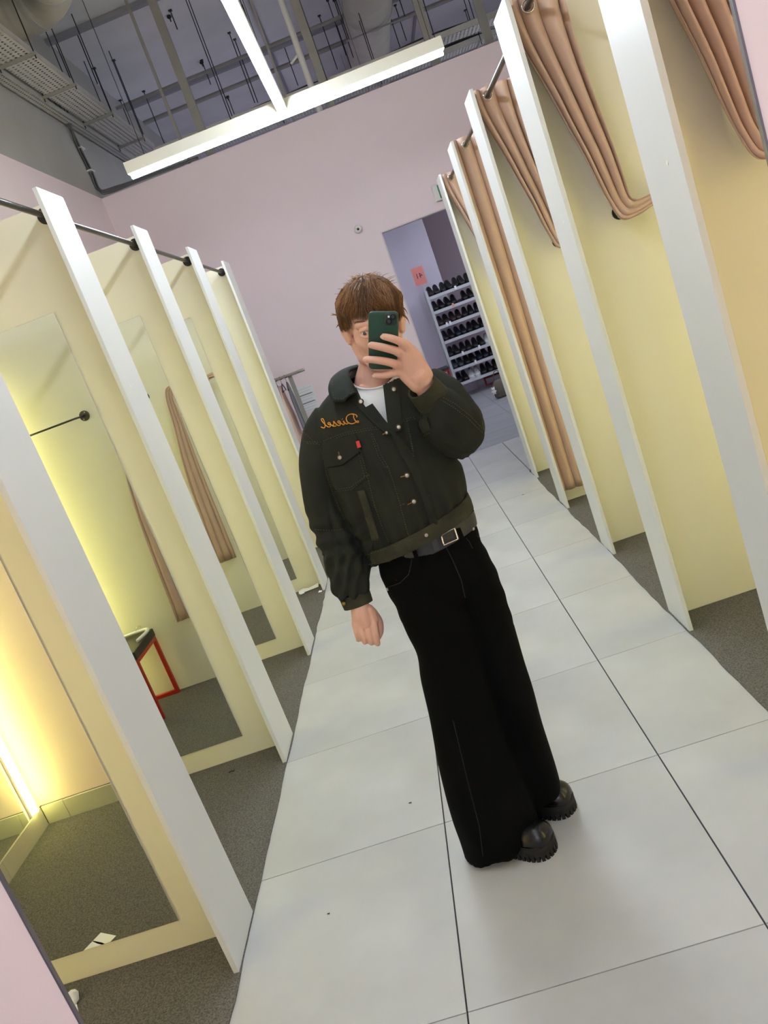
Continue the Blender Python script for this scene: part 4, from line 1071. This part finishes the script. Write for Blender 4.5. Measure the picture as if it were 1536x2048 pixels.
def smooth_px(P, n):
    """resample a pixel polyline to n+1 points by length"""
    P = [Vector((a, b, 0)) for a, b in P]; L = [0]
    for i in range(1, len(P)): L.append(L[-1] + (P[i] - P[i - 1]).length)
    out = []
    for k in range(n + 1):
        s_ = L[-1] * k / n; i = 0
        while i < len(L) - 2 and L[i + 1] < s_: i += 1
        q = (s_ - L[i]) / max(L[i + 1] - L[i], 1e-6); p = P[i].lerp(P[i + 1], min(q, 1)); out.append((p.x, p.y))
    return out
def pxline(P, step=4):
    out = []
    for i in range(len(P) - 1):
        n_ = max(1, int(math.hypot(P[i + 1][0] - P[i][0], P[i + 1][1] - P[i][1]) / step))
        for k in range(n_): out.append((P[i][0] + (P[i + 1][0] - P[i][0]) * k / n_, P[i][1] + (P[i + 1][1] - P[i][1]) * k / n_))
    out.append(P[-1]); return out
def seam(name, P, parent, m=None, off=.0012, r=.0007, bv=None, dash=True, wig=0):
    """stitched seam: short stitches laid on the cloth"""
    L = pxline(P, 2.4); mb = MB(); pts = [jray(u, v, off, bv)[0] for u, v in L]
    if dash:
        for i in range(0, len(pts) - 1, 2):
            if (pts[i] - pts[i + 1]).length < .03: mb.tube([pts[i], pts[i + 1]], r, 4)
    else: mb.tube(pts, r, 5)
    o = mb.build(name, m or M_THREAD, parent, smooth=True)
    if dash: o['kind'] = 'stuff'
    return o
# waistband, placket, pocket flaps, pockets, tabs
WB = MB(); rr_ = []
for (a, q, g) in ((731, 0, .0), (731, 0, .004), (736, .5, .006), (741, 1, .004), (741, 1, -.004), (736, .5, -.004)):
    rr_.append(pring(731 + 11 * q - g * 700, 1096 + 26 * q, 933 + 11 * q + g * 700, 985 + 28 * q, .60, .128 - .006 * q + g, n=64, sq=.9))
WB.loft(rr_ + [rr_[0]], cap=False).build('waistband', M_JACKE, jacket, smooth=True, auto=60)
patch('placket', ([(727, 818), (752, 842), (783, 868), (800, 905), (830, 960), (848, 1005), (861, 1053)], [(745, 808), (768, 838), (792, 866), (822, 902), (846, 958), (861, 1003), (874, 1047)]), M_JACK, jacket, off=.003, th=.004, nu=40, nv=6)
patch('lapel', ([(713, 776), (729, 812), (755, 838), (784, 866)], [(698, 788), (719, 818), (746, 846), (777, 871)]), M_JACK, jacket, off=.001, th=.005, nu=22, nv=5)
patch('placket_facing', ([(766, 771), (770, 806), (774, 840), (780, 868)], [(797, 768), (800, 800), (803, 835), (806, 860)]), M_JACK, jacket, off=.002, th=.004, nu=16, nv=8)
flap = patch('pocket_flap', ([(640, 888), (665, 878), (690, 874), (711, 869)], [(650, 934), (668, 932), (686, 928), (722, 902)]), M_JACK, jacket, off=.003, th=.005, nu=18, nv=12)
patch('chest_pocket', ([(654, 936), (688, 931), (724, 905)], [(672, 980), (704, 980), (736, 952)]), M_JACK, jacket, off=.001, th=.003, nu=16, nv=12)
patch('pocket_flap', ([(830, 845), (843, 838), (855, 833)], [(838, 862), (850, 866), (862, 858)]), M_JACK, jacket, off=.002, th=.004, nu=10, nv=8)
patch('pocket_welt', ([(716, 982), (729, 980)], [(744, 1078), (759, 1076)]), M_JACKE, jacket, off=.002, th=.003, nu=5, nv=20)
for (u, v, y) in ((741, 1118, .575), (940, 1008, .585)):
    c_ = at(u, v, y); up_ = (at(u - 5, v - 14, y) - c_); sd_ = (at(u + 5, v - 2, y) - c_).normalized()
    MB().obox(c_, up_ * .95, sd_ * .0045, Vector((0, .013, 0))).build('side_tab', M_JACKE, jacket)
tabp = patch('red_tab', ([(713, 883), (719, 881)], [(716, 896), (723, 894)]), M_REDTAB, jacket, off=.009, th=.002, nu=3, nv=4, label='small red cloth tab')
# stitching
ST = [[(616, 884), (640, 885), (690, 866), (730, 858), (772, 852)], [(617, 887), (640, 889), (690, 870), (730, 862), (776, 856)], [(775, 845), (800, 841), (827, 835)], [(778, 849), (800, 845), (830, 838)],
      [(610, 865), (625, 880), (640, 890), (650, 930), (668, 985), (690, 1040)], [(745, 868), (765, 915), (777, 935), (795, 990), (806, 1030), (817, 1072)], [(742, 868), (757, 912), (772, 936)],
      [(712, 874), (727, 920), (735, 948)], [(706, 872), (722, 922), (730, 952)], [(739, 950), (704, 978), (672, 982)], [(738, 947), (702, 974), (672, 978)],
      [(716, 982), (728, 981), (737, 1020), (757, 1078), (745, 1078)], [(735, 950), (750, 1010), (768, 1060), (778, 1082)],
      [(813, 838), (826, 912), (846, 990), (872, 1040)], [(820, 868), (830, 930), (852, 992)], [(849, 993), (858, 990)], [(773, 934), (779, 932)], [(800, 1010), (808, 1007)],
      [(652, 930), (686, 924), (718, 901)], [(632, 1058), (660, 1060), (690, 1058)], [(840, 867), (850, 870), (864, 862)], [(742, 1126), (800, 1106), (862, 1085)], [(735, 1107), (790, 1088), (852, 1063)],
      [(612, 858), (603, 870)], [(880, 800), (905, 815), (935, 838), (962, 866)], [(885, 796), (910, 810), (940, 834), (966, 862)]]
for l in ST: seam('stitching', l, jacket, off=.008 if l[0][1] > 1080 and l[0][0] < 745 else .0045)
# embroidery: cursive letters, mirror written, as smooth strokes in letter space (x from the right edge to the left)
def stroke_word(parent):
    G = [  # D
        [(0.55, 1.25), (.35, 1.15), (.42, .85), (.35, .45), (.18, .12), (.0, .05), (-.05, .2), (.15, .25), (.45, .05), (.9, .02), (1.3, .35), (1.35, .85), (1.05, 1.22), (.6, 1.3), (.15, 1.15), (-.02, .88), (.12, .78)],
        # iesel
        [(1.25, .12), (1.55, .12), (1.78, .55), (1.72, .2), (1.85, .04), (2.08, .26), (2.32, .34), (2.47, .50), (2.37, .66), (2.2, .54), (2.17, .24), (2.34, .04), (2.62, .14), (2.95, .68), (2.96, .44), (3.1, .2), (2.96, .01), (2.76, .08), (3.1, .05), (3.32, .26), (3.56, .34), (3.70, .50), (3.60, .66), (3.44, .54), (3.41, .24), (3.58, .04), (3.88, .18), (4.3, .85), (4.38, 1.22), (4.2, 1.25), (4.08, .8), (4.1, .25), (4.28, .02), (4.6, .2)],
        [(1.83, .80), (1.86, .84)]]
    # right anchor (start of the word) and left anchor in pixels
    A = Vector((717, 846)); B = Vector((645, 857)); ex = (B - A) / 4.55; ey = Vector((-3, -14.5))
    for g in G:
        pts = smooth_pts([Vector((a, b, 0)) for a, b in g], 5)
        P = []
        for q in pts:
            o_ = A + ex * q.x + ey * q.y; P.append(jray(o_.x, o_.y, .002)[0])
        MB().tube(P, .0015, 6).build('embroidered_stroke', M_ORANGE, parent, smooth=True)['label'] = 'orange script embroidery in mirror writing'
stroke_word(jacket)
# buttons with stitched buttonholes
def button(u, v, off=.008, r=.0085, hole=None, parent=jacket, bv=None):
    P, n = jray(u, v, off, bv); n = (n * .4 - ray(u, v).normalized() * .6).normalized(); b = MB(); b.tube([P - n * .003, P, P + n * .001], [r * .9, r, r * .85], 18)
    o = b.build('button', M_BTNR, parent, smooth=True, auto=50)
    MB().tube([P + n * .0008, P + n * .0022, P + n * .0028], [r * .62, r * .58, r * .3], 16).build('button_centre', M_BTN, o, smooth=True, auto=50)
    if hole: MB().tube([jray(*q, off - .001, bv)[0] for q in pxline([hole, (u, v)], 3)], .0018, 5).build('buttonhole_stitch', mat('rust_thread', s2l(120, 84, 28), .8), parent, smooth=True)
for a, h in (((788, 782), None), ((797, 855), None), ((773, 866), (765, 870)), ((813, 950), (801, 953)), ((827, 1002), (815, 1008)), ((851, 1067), (840, 1069)), ((683, 914), (680, 903)), ((723, 806), None)): button(*a, hole=h, r=.0085 if a != (773, 866) else .006)
# collar: folded flap on the left side and a standing piece on the right
def ribbon(name, I, M_, O, m, parent, th=.004):
    A = smooth_pts(I, 5); B = smooth_pts(M_, 5); C_ = smooth_pts(O, 5); rows = []
    for a, b, c_ in zip(A, B, C_):
        rows.append([a * (1 - t) ** 2 + b * 2 * t * (1 - t) + c_ * t * t for t in [k / 8 for k in range(9)]])
    vs = [p for r in rows for p in r]; fs = [(i * 9 + k, i * 9 + k + 1, (i + 1) * 9 + k + 1, (i + 1) * 9 + k) for i in range(len(rows) - 1) for k in range(8)]
    o = MB().add(vs, fs).build(name, m, parent, smooth=True, fixn=False); s_ = o.modifiers.new('s', 'SOLIDIFY'); s_.thickness = th; s_.offset = 0; return o
I_ = [at(713, 788, .505), at(706, 771, .525), at(699, 754, .56), at(702, 741, .61), at(735, 731, .675), at(785, 722, .685), at(826, 728, .63), at(838, 742, .57)]
O_ = [at(689, 803, .475), at(666, 802, .50), at(658, 775, .545), at(672, 750, .62), at(715, 742, .725), at(790, 733, .735), at(850, 745, .66), at(862, 765, .58)]
Mm = [at(696, 788, .468), at(680, 776, .49), at(676, 752, .54), at(686, 735, .62), at(720, 722, .71), at(788, 712, .72), at(842, 722, .65), at(856, 742, .56)]
col = ribbon('collar', I_, Mm, O_, M_JACKC, jacket, .006)
CB = BVHTree.FromPolygons([v.co + wloc(jacket.parent) for v in col.data.vertices], [tuple(p.vertices) for p in col.data.polygons])
seam('stitching', [(666, 765), (669, 798), (688, 799), (709, 785)], col, bv=CB, off=.004)
# cuffs
def cuff(name, c0, c1, r0, r1, squash, m, parent):
    ax = (c1 - c0).normalized(); rows = []
    sd = ax.cross(Vector((0, 1, 0))).normalized(); fw_ = sd.cross(ax).normalized(); n = 36
    def rg(c, r): return [c + sd * r * math.cos(2 * PI * k / n) + fw_ * r * squash * math.sin(2 * PI * k / n) for k in range(n)]
    rr = [rg(c0, r0 * .8), rg(c0, r0), rg(c0.lerp(c1, .5), (r0 + r1) / 2 * 1.01), rg(c1, r1), rg(c1 - ax * .001, r1 - .006), rg(c0.lerp(c1, .3), r1 - .008)]
    o = MB().loft(rr, cap=False).build(name, m, parent, smooth=True, auto=50); return o
cuff('cuff', at(708, 1186, .566), at(717, 1210, .562), .047, .045, .75, M_JACKE, jacket)
cuff('cuff', at(866, 799, .436), at(842, 772, .414), .0475, .0425, .95, M_JACKE, jacket)
P_, n_ = at(689, 1206, .53), None
MB().ell(at(688, 1207, .535), (.006, .004, .006), 12, 8).build('button', mat('brass', s2l(150, 120, 50), .35, metal=.8), jacket, smooth=True)

# rolled edges of the neck opening
for l in ([(699, 752), (712, 786), (727, 817), (752, 841), (781, 866)], [(781, 866), (777, 829), (770, 768)]):
    Q = [jray(u + (-2 if l[0][0] < 750 else 2), v + 1, .001)[0] for u, v in pxline(l, 5)]
    Q2 = [Q[0]] + [(Q[i - 1] + Q[i] * 2 + Q[i + 1]) / 4 for i in range(1, len(Q) - 1)] + [Q[-1]]
    MB().tube(smooth_pts(Q2, 2), .0045, 8).build('rolled_edge', M_JACKC, jacket, smooth=True)

# ---- trousers
pt = MB()
ploft(pt, [(750, 1102, 941, 1018, .60, .096), (752, 1118, 946, 1036, .60, .098), (757, 1140, 957, 1062, .60, .105), (766, 1168, 967, 1092, .60, .110), (780, 1196, 982, 1128, .60, .108), (797, 1225, 996, 1165, .605, .09)], n=48)
PA = [(768, 1168, 905, 1128, .595, .09), (788, 1210, 928, 1175, .59, .098), (812, 1265, 950, 1235, .585, .10), (834, 1310, 962, 1290, .58, .10), (842, 1365, 972, 1345, .577, .10), (856, 1430, 990, 1405, .575, .102), (872, 1500, 1010, 1470, .575, .106), (890, 1570, 1034, 1530, .573, .112), (908, 1640, 1058, 1590, .570, .120), (921, 1678, 1070, 1624, .572, .120, -.06), (929, 1706, 1074, 1640, .574, .122, -.12), (930, 1714, 1076, 1646, .574, .122, -.12)]
ploft(pt, PA, n=48)
PB = [(860, 1120, 962, 1080, .61, .09), (885, 1165, 990, 1132, .615, .098), (905, 1225, 1010, 1190, .62, .10), (925, 1280, 1028, 1255, .63, .10), (940, 1340, 1048, 1322, .64, .10), (955, 1400, 1068, 1380, .65, .10), (975, 1465, 1085, 1440, .66, .104), (998, 1525, 1102, 1495, .67, .110), (1016, 1570, 1113, 1540, .68, .112), (1024, 1592, 1117, 1566, .685, .112)]
ploft(pt, PB, n=48)
pm = remesh(pt, .005, 8, .5)
bm = bmesh.new(); bm.from_mesh(pm); bm.normal_update()
for v in bm.verts:
    p = v.co; u_, v_ = px(p); d = .004 * noise.noise(Vector((p.x * 12, p.y * 12, p.z * 3)))
    if v_ > 1350: d += .0055 * math.sin((u_ - .42 * v_) * .085 + 1) * min(1, (v_ - 1350) / 150)
    if v_ < 1250: d += .0012 * math.sin((u_ * .5 + v_) * .12)
    v.co = p + v.normal * d
# hem: remove the closed underside of the legs
bm.to_mesh(pm); bm.free(); pm.update()
PBV = bvh_of(pm)
trousers = finish(pm, 'trousers', M_PANT, person, 'very wide black denim trousers')
M_PSEAM = mat('trouser_seam', s2l(22, 24, 27), .8)
for l in ([(887, 1085), (905, 1120), (922, 1160), (930, 1195)], [(824, 1118), (818, 1148), (800, 1166), (766, 1178)], [(954, 1072), (968, 1082), (985, 1090)], [(906, 1440), (935, 1560), (958, 1650), (966, 1712)]):
    seam('seam', l, trousers, m=M_PSEAM, bv=PBV, dash=False, r=.0013, off=.0006)
def rivet(u, v): P, n = jray(u, v, .002, PBV); MB().ell(P, (.005, .005, .005), 12, 8).build('rivet', M_BTN, trousers, smooth=True)
rivet(776, 1178); rivet(945, 1058)
# belt and belt loops
def bandpatch(name, top, bot, m, off, th, parent, nu, nv, label=None): return patch(name, (top, bot), m, parent, off=off, th=th, nu=nu, nv=nv, bv=PBV, label=label)
BT = MB(); rr_ = []
for (q, g) in ((0, -.003), (0, .003), (.5, .004), (1, .003), (1, -.003), (.5, -.003)):
    rr_.append(pring(767 + 4 * q - g * 700, 1106 + 26 * q, 945 + 7 * q + g * 700, 1018 + 27 * q, .60, .100 + g, n=56))
belt = BT.loft(rr_ + [rr_[0]], cap=False).build('belt', M_BELT, person, smooth=True, auto=60)
bandpatch('belt_keeper', [(862, 1080), (872, 1076)], [(869, 1102), (879, 1098)], M_BLK, .009, .004, belt, 4, 5)
MB().tube([jray(u, v, .013, PBV)[0] for u, v in pxline([(880, 1070), (905, 1056), (912, 1078), (886, 1090), (880, 1070)], 4)], .0024, 6).build('buckle', M_CHROME, belt, smooth=True)
for (a, b) in (((828, 1096), (836, 1122)), ((914, 1056), (924, 1080))):
    bandpatch('belt_loop', [(a[0] - 4, a[1] + 1), (a[0] + 4, a[1] - 1)], [(b[0] - 4, b[1] + 1), (b[0] + 4, b[1] - 1)], M_PANT, .010, .003, trousers, 3, 8)

# ---- boots
def boot(toe, heel, label):
    toe = Vector((toe[0], toe[1], 0)); heel = Vector((heel[0], heel[1], 0)); d = (toe - heel); L = d.length; d.normalize(); sd = Vector((-d.y, d.x, 0))
    b = thing('boot', heel, None, None); b.parent = person; b.location = heel - wloc(person); b['label'] = label
    # outline widths along the length, 0 heel - 1 toe
    prof = [(0, .012), (.04, .028), (.14, .040), (.3, .038), (.45, .038), (.62, .048), (.78, .056), (.9, .050), (.965, .034), (1.0, .010)]
    def outline(z, g=0):
        a = [heel + d * (L * q + (g if q > .5 else -g) * (abs(q - .5) * 2) ** 2) + sd * (w_ + g * (.3 if q in (0, 1) else 1)) + Vector((0, 0, z)) for q, w_ in prof]
        c_ = [heel + d * (L * q + (g if q > .5 else -g) * (abs(q - .5) * 2) ** 2) - sd * (w_ + g * (.3 if q in (0, 1) else 1)) + Vector((0, 0, z)) for q, w_ in prof]
        return smooth_pts(a + c_[::-1], 3, closed=True)
    MB().loft([outline(.014, -.002), outline(.018, .001), outline(.040, .003), outline(.046, .002), outline(.047, -.004)]).build('sole', M_SOLE, b, smooth=True, auto=50)
    mb = outline(.0, .0); cen = sum(mb, Vector()) / len(mb)
    N = len(mb); acc = 0; last = None; step = .0165
    for i in range(N):
        a, c_ = mb[i], mb[(i + 1) % N]; seg = (c_ - a).length; t_ = 0
        while acc + (seg - t_) >= step:
            t_ += step - acc; acc = 0; p = a.lerp(c_, t_ / seg); tg = (c_ - a).normalized(); nr = Vector((tg.y, -tg.x, 0))
            if nr.dot(p - cen) < 0: nr = -nr
            MB().obox(p - nr * .009 + Vector((0, 0, .0135)), tg * .0055, nr * .0115, Vector((0, 0, .0135))).build('lug', M_SOLE, b)
        acc += seg - t_
    MB().loft([[cen + (p - cen) * .86 + Vector((0, 0, z)) for p in mb] for z in (.004, .016)]).build('outsole', M_SOLE, b)
    # upper: bulbous toe cap rising to the shaft
    rings = []; n = 28
    for q, w_, h_ in [(1.0, .010, .022), (.985, .030, .034), (.94, .045, .048), (.86, .053, .057), (.76, .053, .060), (.66, .048, .066), (.56, .043, .088), (.46, .040, .105), (.34, .040, .125), (.18, .038, .13), (.06, .032, .12), (.0, .016, .10)]:
        c_ = heel + d * L * q; z0 = .042
        rings.append([c_ + sd * w_ * math.cos(2 * PI * k / n) + Vector((0, 0, z0 + (h_ if math.sin(2 * PI * k / n) > 0 else .006) * math.copysign(abs(math.sin(2 * PI * k / n)) ** .8, math.sin(2 * PI * k / n)))) for k in range(n)])
    cc = [smooth_pts([r[k] for r in rings], 3) for k in range(n)]
    MB().loft([[cc[k][i] for k in range(n)] for i in range(len(cc[0]))]).build('upper', M_LEATH, b, smooth=True)
    sh = heel + d * L * .24
    MB().tube([sh + Vector((0, 0, .10)), sh + Vector((0, 0, .2)), sh + Vector((0, 0, .26))], [.046, .046, .05], 24).build('shaft', M_LEATH, b, smooth=True, auto=50)
    MB().tube(smooth_pts([p + (p - cen) * 0 + Vector((0, 0, .047)) for p in [cen + (q_ - cen) * .985 for q_ in mb]][::3], 3, closed=True), .0022, 5, closed=True).build('welt', M_SOLE, b, smooth=True)
    return b
boot((-.427, .478), (-.672, .600), 'black lug soled leather boot, nearer foot')
boot((-.325, .640), (-.572, .748), 'black lug soled leather boot, farther foot')

# ---- phone held in the raised hand
wd_m, ht_m, th_m = .0765, .149, .0105
s_px = (PL - CAM).dot(R2) / FPX
ox = PX_; oy = PDn
pc_ = PL + ox * ((736.5 + 797) / 2 - px(PL)[0]) * s_px + oy * ((624 + 741.5) / 2 - px(PL)[1]) * s_px
phone = thing('phone', pc_, 'smartphone in a dark green case held in front of the face', 'phone')
def rrect(cx0, cy0, hw_, hh_, rad, d, n=7):
    out = []
    for sx_, sy_, a0 in ((1, -1, -PI / 2), (1, 1, 0), (-1, 1, PI / 2), (-1, -1, PI)):
        for k in range(n):
            a = a0 + PI / 2 * k / (n - 1); out.append(pc_ + ox * (cx0 + sx_ * (hw_ - rad) + rad * math.cos(a)) + oy * (cy0 + sy_ * (hh_ - rad) + rad * math.sin(a)) + PF * d)
    return out
hw_, hh_ = (797 - 736.5) / 2 * s_px, (741.5 - 624) / 2 * s_px
MB().loft([rrect(0, 0, hw_ - .002, hh_ - .002, .009, -th_m), rrect(0, 0, hw_, hh_, .011, -th_m + .002), rrect(0, 0, hw_, hh_, .011, -.0022), rrect(0, 0, hw_ - .0008, hh_ - .0008, .0105, -.0007), rrect(0, 0, hw_ - .0025, hh_ - .0025, .009, 0)]).build('case', M_PHONE, phone, smooth=True, auto=40)
MB().loft([rrect(0, 0, hw_ - .004, hh_ - .004, .008, -th_m - .0006), rrect(0, 0, hw_ - .004, hh_ - .004, .008, -th_m)]).build('screen', mat('screen_glass', (.01, .01, .012), .08), phone)
q0 = ((781.5 - 766.75) * s_px, (638 - 682.75) * s_px)
MB().loft([rrect(*q0, .0152, .0155, .0075, -.0005), rrect(*q0, .0152, .0155, .0075, .0012), rrect(*q0, .0145, .0148, .007, .0018)]).build('camera_island', mat('island_green', s2l(20, 48, 40), .35), phone, smooth=True, auto=40)
for (a, b) in ((5.0, -5.4), (-4.6, 5.6)):
    c_ = pc_ + ox * (q0[0] + a * .001) + oy * (q0[1] + b * .001)
    ln = MB().tube([c_ + PF * .0015, c_ + PF * .0036, c_ + PF * .004], [.0072, .0072, .0062], 24).build('lens', mat('lens_ring', (.012, .014, .016), .25, metal=.5), phone, smooth=True, auto=40)
    MB().tube([c_ + PF * .0038, c_ + PF * .0043], [.0045, .004], 20).build('lens_glass', mat('lens_glass', (.004, .005, .009), .04, coat=1), ln, smooth=True, auto=40)
c_ = pc_ + ox * (q0[0] - .0052) + oy * (q0[1] - .0062)
MB().tube([c_ + PF * .0015, c_ + PF * .0024], .0026, 16).build('flash', M_PAPER, phone)
